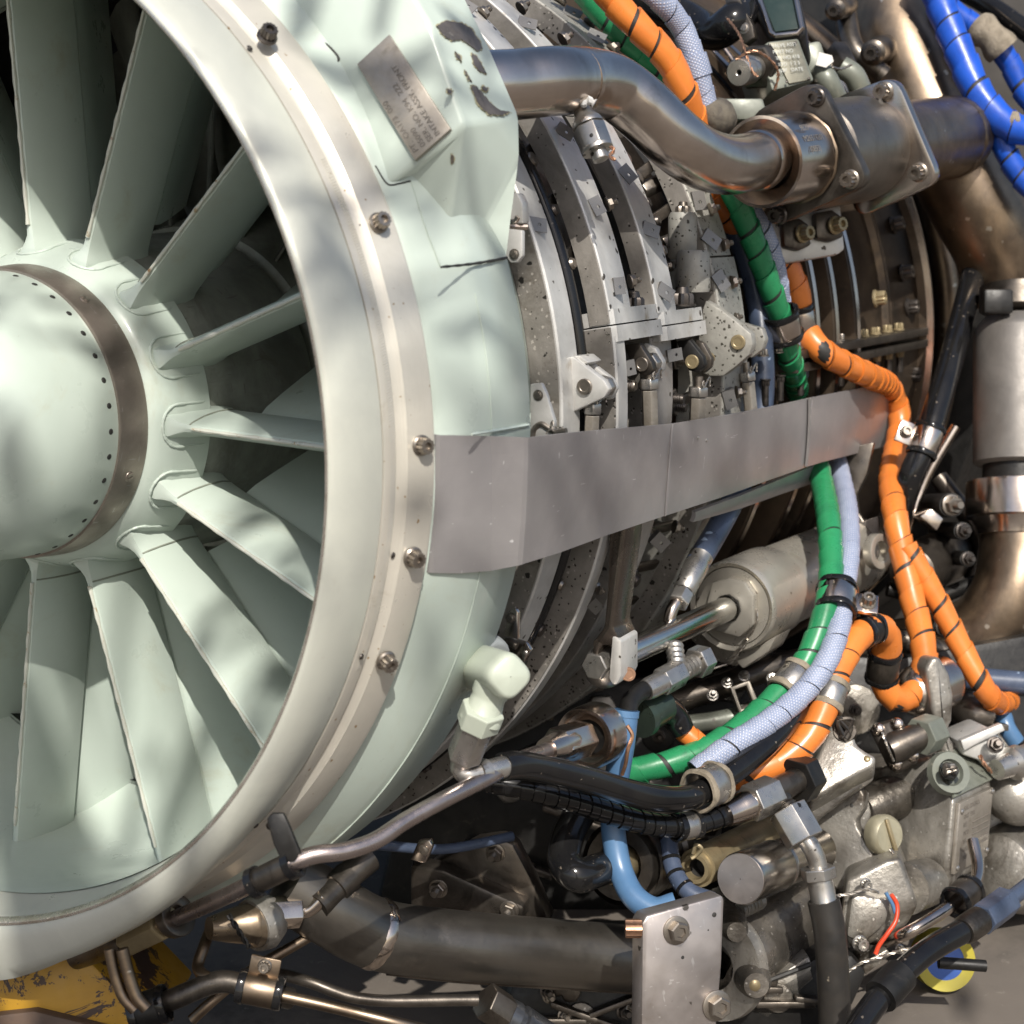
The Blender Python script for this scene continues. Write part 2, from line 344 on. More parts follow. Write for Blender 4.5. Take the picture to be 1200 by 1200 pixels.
ORANGE = mat('orange_spiral_wrap', (.68, .20, .035), (.57, .16, .03), rough=.33, rv=.1, sc_=20, dirt=[((.40, .13, .035), 16, .55, .75), ((.16, .07, .03), 60, .68, .76)], bump=(45, .12))
GREEN = mat('green_spiral_wrap', (.022, .22, .085), (.018, .165, .068), rough=.3, rv=.1, sc_=20, dirt=[((.02, .11, .05), 16, .55, .75), ((.03, .06, .035), 60, .68, .76)], bump=(45, .12))
BLUEW = mat('blue_spiral_wrap', (.012, .085, .50), (.01, .06, .36), rough=.36, sc_=20, dirt=((.01, .03, .16), 22, .6, .8), bump=(60, .15))
SKYB = mat('sky_blue_sleeve', (.085, .175, .31), (.065, .14, .26), rough=.34, rv=.1, sc_=18, dirt=((.07, .11, .17), 20, .6, .8), bump=(30, .05))
NAVYB = mat('faded_navy_sleeve', (.045, .062, .10), (.065, .085, .135), rough=.36, sc_=30, dirt=((.04, .05, .075), 24, .5, .75), spk=((.25, .32, .42), 160, .7, .75), bump=(60, .12))
BRASS = mat('brassy_tan_metal', (.36, .29, .17), (.27, .215, .125), metal=.55, rough=.4, sc_=26, dirt=((.14, .11, .06), 28, .55, .75))
NICKEL = mat('pale_nickel_fitting', (.50, .475, .44), (.40, .38, .35), metal=.9, rough=.33, sc_=30, dirt=((.20, .165, .13), 44, .58, .76), spk=((.07, .06, .05), 210, .70, .75))
BOLTM = mat('bolt_steel', (.33, .29, .25), (.22, .195, .165), metal=.9, rough=.36, sc_=90, dirt=((.08, .065, .05), 140, .55, .72))
BOLTD = mat('dark_bolt_steel', (.12, .105, .095), (.07, .062, .056), metal=.85, rough=.38, sc_=90, dirt=((.03, .026, .022), 140, .55, .72))
TABM = mat('grey_lock_tab', (.27, .26, .25), (.19, .18, .17), metal=.75, rough=.45, sc_=80, dirt=((.06, .055, .045), 90, .55, .72))
WIRE = mat('lock_wire', (.46, .42, .37), (.32, .29, .25), metal=.9, rough=.35, sc_=90)
COPPER = mat('copper_wire', (.44, .25, .16), (.33, .19, .12), metal=.85, rough=.38, sc_=70)
TINW = mat('dark_groove', (.02, .019, .018), (.03, .028, .025), rough=.6, sc_=30)
YELLOW = mat('chipped_yellow_paint', (.46, .25, .015), (.36, .19, .012), rough=.45, sc_=14, dirt=[((.05, .028, .02), 13, .53, .55), ((.07, .04, .022), 36, .60, .62)], bump=(30, .15))
GREYP = mat('grey_green_paint', (.19, .20, .165), (.14, .15, .125), metal=.2, rough=.42, sc_=26, dirt=((.12, .115, .09), 22, .56, .75), spk=((.06, .05, .04), 200, .7, .75))
CORK = mat('felt_packing', (.26, .22, .165), (.15, .125, .09), rough=.9, sc_=60, bump=(160, .8))
RED = mat('red_wire', (.62, .06, .02), rough=.4, sc_=30)
YEL2 = mat('yellow_drum_paint', (.42, .35, .02), rough=.5, sc_=6)
BLU2 = mat('blue_drum_paint', (.03, .10, .38), rough=.5, sc_=6)
INK = mat('stamped_ink', (.17, .15, .125), (.13, .115, .10), rough=.6, sc_=60)
DKGLASS = mat('dark_green_label', (.02, .035, .032), (.03, .045, .04), rough=.2, sc_=20)
# ================================================================ setting: ground
gg = G(); gg.add([(-400, -400, -H/S), (400, -400, -H/S), (400, 400, -H/S), (-400, 400, -H/S)], [(0, 1, 2, 3)])
GROUND = mat('concrete_apron', (.15, .127, .105), (.115, .098, .082), rough=.9, rv=.05, sc_=2.2, dirt=[((.075, .065, .055), 4, .52, .7), ((.21, .185, .155), 60, .6, .72)], bump=(60, .3))
solo('ground', gg, GROUND, 'brownish concrete apron out of focus below the engine', None, kind='structure', at=(0, 0, -H/S))
def text(par, name, lines, o, xd, yd, h, m, lead=1.5, depth=.002, sx=1.0):   # flat stamped lettering as thin real letters
    cu = bpy.data.curves.new(name, 'FONT'); cu.body = '\n'.join(lines); cu.size = 1; cu.space_line = lead; cu.extrude = .02
    to = bpy.data.objects.new('tmp_text', cu); COL.objects.link(to)
    dg = bpy.context.evaluated_depsgraph_get(); dg.update(); me = bpy.data.meshes.new_from_object(to.evaluated_get(dg))
    bpy.data.objects.remove(to); me.materials.clear(); me.materials.append(m); me.name = name
    xd, yd = nrm(xd), nrm(yd); n = np.cross(xd, yd)
    root = par
    while root.parent is not None: root = root.parent
    ob = bpy.data.objects.new(name, me); COL.objects.link(ob); ob.parent = par
    M4 = np.eye(4); M4[:3, 0] = xd*h*S*sx; M4[:3, 1] = yd*h*S; M4[:3, 2] = n*h*S*.4
    M4[:3, 3] = (np.asarray(o)+n*depth-np.array(list(root['_p'])))*S
    ob.matrix_local = Matrix(M4.tolist()); return ob
# ================================================================ intake casing
IC = T('intake_casing', 'pale mint green engine intake casing with cream front flange and bolted rim', 'engine intake', (0, 0, 0))
lipp = [(.12, .992), (.08, .997), (.03, 1.0), (.004, 1.003), (-.004, 1.008), (-.004, 1.014), (.004, 1.022), (.02, 1.032), (.05, 1.042), (.08, 1.047), (.113, 1.049)]
LIPK = [(-180, 1.17), (-90, 1.165), (-80, 1.138), (-72, 1.104), (-64, 1.082), (-51, 1.058), (-36, 1.040), (-20, 1.032), (180, 1.032)]
rows = []
for i_, (s_, r_) in enumerate(lipp):
    wt = {5: .35, 6: .8, 7: 1.0, 8: .9, 9: .55, 10: .0}.get(i_, 0)      # the bellmouth lip swells towards the bottom
    rows.append([E(s_, r_+wt*(np.interp(((a_+180) % 360)-180, [q[0] for q in LIPK], [q[1] for q in LIPK])-1.032), a_) for a_ in np.linspace(0, 360, 240, endpoint=False)])
part(IC, 'inlet_lip', grid(rows, closed=True), LIPM, sharp=60)
seam = [(.113, 1.049), (.113, 1.040), (.117, 1.040)]
part(IC, 'seam_groove', rev(seam, n=220), TINW)
fl = [(.117, 1.040), (.117, 1.050), (.122, 1.052), (.150, 1.054), (.156, 1.051), (.164, 1.056), (.172, 1.066), (.178, 1.068), (.222, 1.087), (.230, 1.087), (.234, 1.083), (.234, 1.055)]
part(IC, 'front_flange', rev(fl, n=220), CREAM, sharp=30)
fg = G()                                   # machined ripple marks on the flange: fine raised arcs
for k in range(190):
    a = -22+k*.27
    p, q = E(.132, 1.0531, a), E(.148, 1.0543, a+.22)
    t = E(0, 1, a+90)-E(0, 0, 0); d = t*.0013
    u = rad(E(0, 1, a))*.0006
    fg.add([p-d, p+d, q+d, q-d, p+u, q+u], [(0, 3, 5, 4), (1, 4, 5, 2), (0, 4, 1), (3, 2, 5)])
part(IC, 'machining_ripple', fg, CREAM)['kind'] = 'stuff'
case = [(.236, 1.055), (.240, 1.070), (.262, 1.086), (.300, 1.112), (.335, 1.132), (.352, 1.140), (.372, 1.1425), (.50, 1.146), (.506, 1.140), (.506, 1.05)]
part(IC, 'outer_case', rev(case, n=200), MINT, sharp=50)
part(IC, 'inner_duct', rev([(.115, .990), (.125, .991), (.30, 1.02), (.42, 1.040), (.60, 1.045), (.74, .978)], n=160), MINT, sharp=50)
# hub and vanes
part(IC, 'vane_hub', rev([(.378, .309), (.385, .322), (.40, .336), (.44, .352), (.50, .365), (.522, .369), (.526, .362), (.526, .15)], n=120), MINT, sharp=40)
wl = [V3(.0, 0, 0)]
def ang_off(p, c, d, deg): pass
def vane_section(r, th, s0, prof, tw=0, sp=None):
    rows = []; er = E(0, 1, th); et = E(0, 1, th+90)
    sp = prof[0][0] if sp is None else sp
    for (ds, h) in prof:
        x = sp+(ds-sp)*math.cos(math.radians(tw)); o = (ds-sp)*math.sin(math.radians(tw))
        rows.append(V3(s0+x, 0, 0)+er*r+et*(h*1.0+o))
    return rows
PR = [(0, 0), (.003, .007), (.012, .011), (.05, .020), (.10, .0255), (.15, .025), (.182, .019), (.19, .010), (.19, -.010), (.182, -.019), (.15, -.025), (.10, -.0255), (.05, -.020), (.012, -.011), (.003, -.007)]
FP = [(0, 0), (.004, .010), (.03, .0155), (.09, .0145), (.20, .008), (.285, .002), (.285, -.002), (.20, -.008), (.09, -.0145), (.03, -.0155), (.004, -.010)]
EDGE = mat('worn_vane_edge', (.60, .60, .52), (.52, .53, .46), metal=.15, rough=.36, sc_=18, dirt=[((.24, .13, .05), 42, .60, .70), ((.36, .26, .14), 90, .58, .70)])
VA = [93.0+24.0*k for k in range(-8, 7)]
for i, th in enumerate(VA):
    s0 = .418; rows = []
    for r in [.300, .345, .352, .362, .378, .40, .45, .6, .8, .95, 1.05]:
        fl_ = min(1.0, max(0, (.392-r)/.045)); pr = [(ds-.0+(-.012*fl_**2 if ds < .02 else (.0 if ds < .17 else .0)), h+math.copysign(.013*fl_**2, h) if h else 0) for ds, h in PR]
        rows.append(vane_section(r, th, s0, pr))
    vn = part(IC, 'guide_vane', grid(rows, closed=True), MINT, sharp=34)
    rr = []
    tw = 24
    for r in [.43, .6, .8, 1.045]: rr.append(vane_section(r, th, s0+.196, FP, tw))
    g = grid(rr, closed=True); n = len(FP); g.f += [tuple(range(n-1, -1, -1)), tuple(3*n+k for k in range(n))]
    part(vn, 'vane_flap', g, MINT, sharp=34)
    le = [vane_section(r, th, s0, [(-.0012, 0)])[0] for r in np.linspace(.40, 1.0, 14)]
    part(vn, 'leading_edge', tube(cr(le, 2), lambda t: .0042+.0012*math.sin(t*61+i), 8), EDGE)
    # root collar: slightly proud rounded plate and its weld bead
    loop = []
    for k in range(26):
        a = PI/2+PI*k/25; loop.append((.022+.040*math.cos(a), .046*math.sin(a)))
    loop = [(d_, .046) for d_ in (.10, .085, .07, .055, .04)]+loop+[(d_, -.046) for d_ in (.04, .055, .07, .085, .10)]
    def on_hub(ds, h, dr):
        s = s0+ds; rh = np.interp(s, [.378, .385, .40, .44, .50, .68], [.309, .322, .336, .352, .362, .372])+dr
        return E(s, rh, th+math.degrees(h/rh))
    bead = [on_hub(*q, .0015) for q in loop]
    bl = cr(bead, 2); part(vn, 'weld_bead', tube(bl, lambda t: .0030+.0008*math.sin(t*95+i)*math.sin(t*41), 8), MINT)
    # sealant line at the vane root
    sl_ = [vane_section(.392, th, s0, [(d, h*1.03)])[0] for d, h in PR[1:7]]
    part(vn, 'sealant_line', tube(cr(sl_, 3), .0022, 6), mat('root_sealant', (.25, .27, .22), rough=.6) if 'root_sealant' not in bpy.data.materials else bpy.data.materials['root_sealant'])
part(IC, 'worn_edge', rev([(.012, 1.0005), (.002, 1.0025), (-.0052, 1.0075), (-.0058, 1.0105), (-.0052, 1.0130)], n=220), mat('bare_lip_edge', (.62, .58, .52), (.45, .40, .34), metal=.8, rough=.25, sc_=40, dirt=((.30, .22, .14), 50, .6, .75)))
# flange bolts with washers
for (px, py), dk in (((313, 43), 1), ((444, 261), 0), ((494, 522), 0), ((484, 653), 0), ((452, 774), 0), ((324, 965), 1)):
    p = R(px, py, 1.079); q = nrm(V3(-.45, 0, 0)+rad(p)*.9)
    fix(IC, 'bolt12', 'bolt', p, q, pxl(p, 12.5), BOLTD if dk else BOLTM, sink=.1)
for px, py, sz in ((320, 152, 5), ((467), 255, 5), (519, 771, 5), (335, 46, 4)):
    p = R(px-4 if px < 400 else px, py, 1.09)
for (px, py) in ((423, 264), (293, 56), (474, 525), (461, 651), (424, 770), (300, 968)):   # small flush dowel pins beside the bolts
    p = R(px, py, 1.056); fix(IC, 'rivet', 'dowel_pin', p, rad(p), pxl(p, 4), BOLTD, sink=.2)
# raised fairing with the data plate
def onC(px, py, dr=0):                     # point on the outer case profile
    r = 1.12
    for _ in range(14): r = .5*r+.5*(np.interp(R(px, py, r)[0], [q[0] for q in case], [q[1] for q in case])+dr)
    return R(px, py, r)
b3, b4, b5, b6 = onC(455, 216, -.002), onC(482, 211, -.002), onC(517, 313, .004), X(593, 302, .503)
t3 = X(545, 146, .31); b2_ = onC(398, 72, .0)
fn = nrm(np.cross(t3-b2_, b3-b2_)); fn = fn if np.dot(fn, CAMDIR) > 0 else -fn
b2 = b2_; t2, t1, b1, b0 = PL(502, 22, b2, fn), PL(447, -70, b2, fn), PL(343, 12, b2, fn), PL(296, -60, b2, fn)
r2, r3, r4, r5, r6 = X(598, 258, .503), X(608, 185, .503), X(607, 136, .503), X(572, 55, .503), X(515, -60, .503)
t4 = X(581, 151, .42); m1, m2 = X(526, 276, .352), X(558, 277, .455)
dn_ = V3(0, .12, -.05)
vs = [b0, b1, b2, b3, b4, b5, b6, r2, r3, r4, r5, r6, t1, t2, t3, t4, m1, m2, b0+dn_, b1+dn_, b2+dn_, b3+dn_, b4+dn_, b5+dn_]
g = G(); g.add(vs, [(0, 1, 2, 3, 14, 13, 12), (3, 4, 16, 14), (4, 5, 16), (5, 6, 17, 16), (6, 7, 17), (7, 8, 17), (8, 15, 17), (14, 16, 17, 15), (8, 9, 15), (13, 9, 10), (13, 14, 9), (14, 15, 9), (12, 13, 10, 11), (0, 1, 19, 18), (1, 2, 20, 19), (2, 3, 21, 20), (3, 4, 22, 21), (4, 5, 23, 22)])
fa = part(IC, 'pipe_fairing', g, MINTW, bev=.009, sharp=60, seg=3)
o = b2
pc = [PL(px, py, o+fn*.010, fn) for px, py in ((456, 40), (528, 151), (486, 188), (418, 75))]
dp = part(IC, 'data_plate', prism(pc, -fn*.012), PLATE, bev=.0015)
# bare metal patches where the paint has flaked off the fairing
FLK = mat('bare_flaked_metal', (.19, .165, .145), (.11, .095, .083), metal=.5, rough=.45, sc_=60, dirt=[((.30, .27, .235), 60, .55, .7), ((.07, .055, .045), 90, .6, .7)])
PRIM = mat('yellowish_primer', (.40, .37, .24), (.30, .27, .17), rough=.6, sc_=90)
def flake(pts, o_, n_, k=8):
    n_ = nrm(n_); n_ = n_ if np.dot(n_, CAMDIR) > 0 else -n_; out = []; out2 = []; cx_, cy_ = np.mean(pts, 0)
    for i, p in enumerate(pts):
        q = pts[(i+1) % len(pts)]
        for t in np.linspace(0, 1, k, endpoint=False):
            j = .8; ex_, ey_ = p[0]+(q[0]-p[0])*t+random.uniform(-j, j), p[1]+(q[1]-p[1])*t+random.uniform(-j, j); out.append(PL(ex_, ey_, o_+n_*.0030, n_)); e2 = random.uniform(.2, 2.2); dl = math.hypot(ex_-cx_, ey_-cy_)+.01; out2.append(PL(ex_+(ex_-cx_)/dl*e2, ey_+(ey_-cy_)/dl*e2, o_+n_*.0018, n_))
    fk = part(IC, 'flaked_patch', prism(out, -n_*.002), FLK); part(fk, 'primer_edge', prism(out2, -n_*.0015), PRIM)
na = np.cross(t3-t2, r4-t2); nb = np.cross(r4-t2, r5-t2); ne = np.cross(t4-t3, r4-t3)
for pts in ([(512, 30), (524, 24), (541, 27), (552, 33), (560, 45), (566, 56), (560, 60), (550, 52), (541, 46), (530, 48), (520, 42)], [(553, 62), (560, 66), (565, 77), (570, 86), (563, 84), (556, 76)], [(534, 60), (539, 66), (541, 72), (536, 68)]): flake(pts, t2, nb)
for pts in ([(552, 100), (559, 101), (568, 112), (577, 123), (586, 129), (598, 131), (588, 135), (574, 134), (562, 124)], [(566, 101), (572, 103), (571, 107), (566, 105)], [(525, 104), (530, 106), (529, 110), (525, 108)], [(545, 82), (549, 88), (553, 95), (549, 93)]): flake(pts, t3+nrm(na)*.001, na)
flake([(528, 182), (531, 181), (532, 191), (529, 192)], (t3+m1)/2, np.cross(m1-t3, b4-t3))
# lettering runs from the lower right corner up to the left
xd = nrm(pc[0]-pc[1]); yd = nrm(np.cross(fn, xd)); hgt = np.linalg.norm(pc[3]-pc[0]); L = np.linalg.norm(pc[1]-pc[0])
text(dp, 'stamped_lettering', ['PT.  OA173  050', '05090', 'SER. NO. K94  222', 'INTAKE ASSY, FRONT'], (pc[2]-yd*hgt*.2+xd*L*.05), xd, yd, hgt*.185, INK, lead=1.12, depth=.0012, sx=1.12)
# cracked seam line in the paint
def bead_on(par, pts, w, m, name='weld_bead', k=6): return part(par, name, tube(cr(pts, k), lambda t: w*(.75+.5*abs(math.sin(t*57))), 6), m)
bead_on(IC, [PL(px, py, b2+fn*.001, fn) for px, py in ((330, -15), (343, 8), (372, 42), (397, 69), (391, 78))], .0020, TINW, 'seam_crack')
bead_on(IC, [onC(px, py, .001) for px, py in ((440, 194), (455, 216), (468, 215), (481, 212))], .0018, TINW, 'seam_crack')
bead_on(IC, [onC(482, 212, .001), onC(500, 268, .002), onC(517, 313, .002)], .0018, MINT)
bead_on(IC, [R(517, 313, 1.147), R(555, 309, 1.149), R(594, 302, 1.15)], .0026, TINW, 'seam_crack')
bead_on(IC, [R(px, py, 1.1465) for px, py in ((553, 509), (585, 504), (619, 498))], .0032, MINT)
bead_on(IC, [E(.352, 1.1405, a) for a in np.linspace(-60, 14, 40)], .0016, MINT, k=2)
# worn patches on the fairing ridge: bare metal where the paint has flaked (thin flakes of paint stand round them)
# ================================================================ nose cone
NC = T('nose_cone', 'rounded pale green nose cone with a ring of small holes, inside the intake', 'nose cone', E(.30, 0, 0))
npf = [(.300, .3045), (.27, .3025)]
for k in range(1, 30):
    a = PI/2*k/29; npf.append((.27-.33*math.sin(a), .3025*math.cos(a)**.92+.0001))
dent = lambda t, a: .006*math.exp(-((a-5.95)**2+((t-.12)*4)**2)/.02)*-1+.003*math.sin(a*3+t*9)*math.exp(-((t-.05)/.15)**2)
part(NC, 'cone_shell', rev(npf, n=128, wob=dent), MINT, sharp=60)
part(NC, 'clamp_band', rev([(.300, .300), (.300, .3095), (.304, .3115), (.374, .3175), (.379, .3165), (.379, .30)], n=128), BAND, sharp=30)
for k in range(36):
    th = -63+10*k; p = E(.279, .3035, th); fix(NC, 'rivet', 'vent_hole', p, rad(p), .0078, TINW, sink=.45)
for th in (52, -22, 130, -110, 200): 
    p = E(.343, .3158, th); fix(NC, 'screw', 'band_screw', p, rad(p), .0125, BAND, spin=20, sink=.35)
# ================================================================ compressor rotor behind the vanes
CR = T('compressor_rotor', 'dark first stage compressor rotor with broad blades deep inside the intake', 'compressor rotor', E(.75, 0, 0))
part(CR, 'rotor_cone', rev([(.53, .20), (.531, .352), (.54, .360), (.60, .365), (.90, .382), (.905, .36), (.925, .36), (.93, .395), (1.2, .46)], n=120), ROTOR, sharp=40)
part(CR, 'rotor_drum', rev([(1.16, .44), (1.20, .46), (1.25, .97)], n=120), ROTOR)
for k in range(23):
    th = 5+k*360/23; rows = []
    for r, tw in ((.38, 24), (.58, 36), (.8, 48), (.97, 56)):
        c, t_ = math.cos(math.radians(tw)), math.sin(math.radians(tw)); row = []
        for u, h in ((0, 0), (.01, .006), (.12, .013), (.24, .005), (.25, 0), (.24, -.004), (.12, .003), (.01, -.004)):
            row.append(E(.955+u*c-h*t_, r, th+math.degrees((u*t_+h*c)/r)))
        rows.append(row)
    bl_ = part(CR, 'rotor_blade', grid(rows, closed=True), ROTOR, sharp=50)
    part(bl_, 'leading_edge', tube(cr([rows[0][0], rows[1][0], rows[2][0], rows[3][0]], 4), .0055, 6), ROTORL)
# ================================================================ compressor casing
CC = T('compressor_casing', 'dark ribbed compressor casing drum behind the pale green intake', 'engine casing', E(.6, 0, 0))
part(CC, 'casing_drum', rev([(.74, .968), (.80, .972), (1.35, .985), (1.37, 1.03), (1.39, 1.03), (1.40, .99), (1.42, .99), (1.425, 1.03), (1.44, 1.03), (1.445, .99), (1.49, .99), (1.50, 1.03), (1.515, 1.03), (1.52, .985), (1.9, .98), (1.95, 1.02), (2.1, 1.02), (2.15, 1.05)], n=160), BLACKM, sharp=30)
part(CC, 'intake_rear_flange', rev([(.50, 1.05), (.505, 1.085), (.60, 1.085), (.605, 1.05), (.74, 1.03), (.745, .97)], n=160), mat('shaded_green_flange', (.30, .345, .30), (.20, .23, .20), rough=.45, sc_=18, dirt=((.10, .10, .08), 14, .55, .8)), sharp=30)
def rect_ring(s0, s1, r0, r1, c=.004, a0=0, a1=360, n=180, g=None):
    return rev([(s0, r0), (s0, r1-c), (s0+c, r1), (s1-c, r1), (s1, r1-c), (s1, r0)], n=n if abs(a1-a0) > 359 else max(3, int(n*abs(a1-a0)/360)), a0=a0, a1=a1, loop=True, g=g)
def ang(px, py, r): p = R(px, py, r); return math.degrees(math.atan2(p[2], -p[1]))
part(CC, 'rim_ring', rect_ring(.745, .835, 1.02, 1.100), PALE, sharp=30)
part(CC, 'rim_face', rev([(.7425, 1.03), (.7425, 1.094)], n=180), CAST)
part(CC, 'rust_strip', rev([(.84, 1.02), (.842, 1.070), (.856, 1.070), (.86, 1.02)], n=160), mat('rusty_strip', (.26, .13, .06), (.16, .085, .045), metal=.5, rough=.5, sc_=30))
part(CC, 'gasket_ring', rev([(.874+.017*math.cos(a), 1.085+.017*math.sin(a)) for a in np.linspace(0, 2*PI, 11)[:-1]], n=160, loop=True), RUBBER, sharp=80)
RUSTY = mat('rust_stained_metal', (.34, .32, .30), (.24, .22, .20), metal=.4, rough=.5, sc_=22, dirt=[((.33, .17, .08), 9, .58, .70), ((.12, .10, .085), 20, .6, .8)], spk=((.06, .05, .04), 200, .68, .74), bump=(90, .2))
def xplate(par, name, pts, s, th, m, bev=.003, **k):
    return part(par, name, prism([X(px, py, s) for px, py in pts], V3(th, 0, 0)), m, bev=bev, **k)
def xpin(par, px, py, s, L, d, m, name='pin'):
    p = X(px, py, s); r = pxl(p, d); part(par, name, cyl(p, p+V3(L, 0, 0), r*.9, 20), m)
    fix(par, 'pin', 'pin_head', p+V3(.002, 0, 0), V3(-1, 0, 0), r*1.05, m)
def hexrod(par, a, b, px_, m, name='hex_rod'):
    part(par, name, cyl(a, b, pxl(a, px_), 6), m, bev=.002, sharp=20)
def tab_nut(par, t=None, n=None, r=1.15, ns=7.5, ts=11, spin=0, nk='hexnut', nm=None, nd=None):
    if t:
        p = R(t[0], t[1], r+.002); fix(par, 'tab', 'lock_tab', p+rad(p)*.006, nrm(rad(p)+V3(-.75, 0, 0)), pxl(p, ts), TABM, spin=spin, up=V3(1, 0, 0))
    if n:
        p = R(n[0], n[1], r+.004); q = rad(p)+V3(.9, 0, 0) if nd is None else nd
        fix(par, nk, 'nut', p, q, pxl(p, ns), nm or BOLTM)
# ---------------------------------------------------------------- ring one
sp1 = ang(725, 380, 1.15)
A1 = T('actuating_ring', 'first grey actuating ring with a bolted split flange, nearest the green intake', 'actuating ring', E(.914, 1.15, sp1), 'actuating rings round the compressor')
part(A1, 'ring_rim', rect_ring(.916, 1.037, 1.10, 1.150, a0=sp1+1.6, a1=sp1+179), PALE, sharp=30)
part(A1, 'ring_face', rect_ring(.913, .918, 1.10, 1.147, .001, sp1+.2, sp1+179), CAST, sharp=30)
part(A1, 'ring_rim', rect_ring(.914, .972, 1.06, 1.152, a0=sp1-181, a1=sp1-1.2), PALE, sharp=30)
part(A1, 'ring_web', rect_ring(.972, 1.045, 1.05, 1.118, a0=sp1-181, a1=sp1-1.2), RUSTY, sharp=30)
part(A1, 'ring_face', rect_ring(.910, .915, 1.085, 1.148, .001, sp1-181, sp1-.2), CAST, sharp=30)
part(A1, 'split_flange', rect_ring(.916, 1.185, 1.08, 1.154, .012, sp1+.08, sp1+1.7), PALE, sharp=30)
part(A1, 'split_flange', rect_ring(.914, 1.195, 1.08, 1.156, .012, sp1-1.8, sp1-.08), PALE, sharp=30)
p = R(742, 362, 1.125); fix(A1, 'castle', 'castle_nut', p, V3(0, 0, 1), pxl(p, 13.5), BOLTD)
tab_nut(A1, (696, 243), (711, 240), 1.15, spin=10); tab_nut(A1, (722, 336), (738, 330), 1.15, spin=-5, ts=10)
tab_nut(A1, (545, 11), (565, 16), 1.15, spin=15); tab_nut(A1, (659, 157), None, 1.15, spin=35); tab_nut(A1, (616, 31), (610, 10), 1.15, spin=40)
tab_nut(A1, (735, 431), None, 1.12, spin=8, ts=9); tab_nut(A1, (694, 708), (701, 692), 1.152, spin=60, ts=10, ns=5)
# ---------------------------------------------------------------- ring two
sp2 = ang(790, 380, 1.15)
A2 = T('actuating_ring', 'second grey actuating ring, the middle one of the three', 'actuating ring', E(1.183, 1.15, sp2), 'actuating rings round the compressor')
part(A2, 'ring_rim', rect_ring(1.185, 1.305, 1.105, 1.150, a0=sp2+1.5, a1=sp2+179), PALE, sharp=30)
part(A2, 'ring_face', rect_ring(1.182, 1.187, 1.105, 1.147, .001, sp2+.2, sp2+179), CAST, sharp=30)
part(A2, 'ring_rim', rect_ring(1.185, 1.31, 1.05, 1.125, a0=sp2-181, a1=sp2-1.2), RUSTY, sharp=30)
part(A2, 'ring_face', rect_ring(1.182, 1.187, 1.05, 1.123, .001, sp2-181, sp2-.2), CAST, sharp=30)
part(A2, 'split_flange', rect_ring(1.20, 1.47, 1.08, 1.154, .012, sp2+.08, sp2+1.6), PALE, sharp=30)
part(A2, 'split_flange', rect_ring(1.20, 1.48, 1.08, 1.156, .012, sp2-1.7, sp2-.08), PALE, sharp=30)
p = R(799, 358, 1.125); fix(A2, 'castle', 'castle_nut', p, V3(0, 0, 1), pxl(p, 14.5), BOLTD)
tab_nut(A2, (759, 271), None, 1.15, spin=58); tab_nut(A2, (776, 343), None, 1.15, spin=50); tab_nut(A2, (732, 206), None, 1.15, spin=20)
tab_nut(A2, (669, 19), (655, 2), 1.15, spin=20); tab_nut(A2, None, (659, 47), 1.15, ns=8); tab_nut(A2, None, (716, 58), 1.15, ns=7)
tab_nut(A2, (697, 46), (690, 28), 1.15, spin=25); tab_nut(A2, (787, 416), None, 1.13, spin=95, ts=10)
tab_nut(A2, (770, 633), (790, 617), 1.13, spin=60, ts=12, ns=7)
for q in ((757, 221, 11), (781, 285, 11)):
    p = R(q[0]-6, q[1]+3, 1.04); part(A2, 'hex_boss', cyl(p, p+nrm(rad(p)*.5+V3(.8, 0, .1))*.075, pxl(p, q[2]), 6), BOLTM, bev=.003)
    p2 = p+nrm(rad(p)*.5+V3(.8, 0, .1))*.07; fix(A2, 'hexnut', 'nut', p2, rad(p)*.5+V3(.8, 0, .1), pxl(p2, 9.5), BOLTM)
# ---------------------------------------------------------------- ring three
sp3 = ang(818, 302, 1.15)
A3 = T('actuating_ring', 'third actuating ring, heavily speckled, carrying a triangular lever bracket', 'actuating ring', E(1.587, 1.15, sp3), 'actuating rings round the compressor')
SPK = mat('speckled_pale_casting', (.39, .38, .34), (.27, .26, .235), metal=.3, rough=.5, sc_=22, spk=[((.05, .045, .035), 430, .595, .70), ((.05, .045, .035), 220, .65, .70)], dirt=((.24, .20, .13), 13, .58, .75), bump=(130, .3))
part(A3, 'ring_rim', rect_ring(1.588, 1.76, 1.095, 1.150, a0=sp3+.15, a1=sp3+179), SPK, sharp=30)
part(A3, 'ring_rim', rect_ring(1.588, 1.77, 1.03, 1.153, a0=sp3-181, a1=sp3-.15), SPK, sharp=30)
part(A3, 'ring_face', rect_ring(1.584, 1.59, 1.095, 1.147, .001, sp3-181, sp3+179), CAST, sharp=30)
p = R(800, 268, 1.13); part(A3, 'collar', turned(p+V3(0, 0, -.075), p+V3(0, 0, .04), [(0, .03), (.08, .036), (.9, .036), (1, .03)]), SPK)
fix(A3, 'castle', 'castle_nut', p+V3(0, 0, .035), V3(0, 0, 1), pxl(p, 9.5), BOLTM)
p = R(812, 332, 1.13); part(A3, 'collar', turned(p+V3(0, 0, -.02), p+V3(0, 0, .08), [(0, .04), (.1, .043), (.9, .04), (1, .034)]), SPK)
fix(A3, 'castle', 'castle_nut', p+V3(.02, 0, -.06), V3(0, 0, -1), pxl(p, 9), BOLTD)
for t, n, sn in (((816, 237), (832, 246), -10), ((830, 282), (847, 287), 40), ((841, 330), (857, 331), 25), ((851, 467), (862, 460), 20)): tab_nut(A3, t, n, 1.152, spin=sn, ts=11.5, ns=7)
tab_nut(A3, None, (862, 372), 1.16, ns=5)
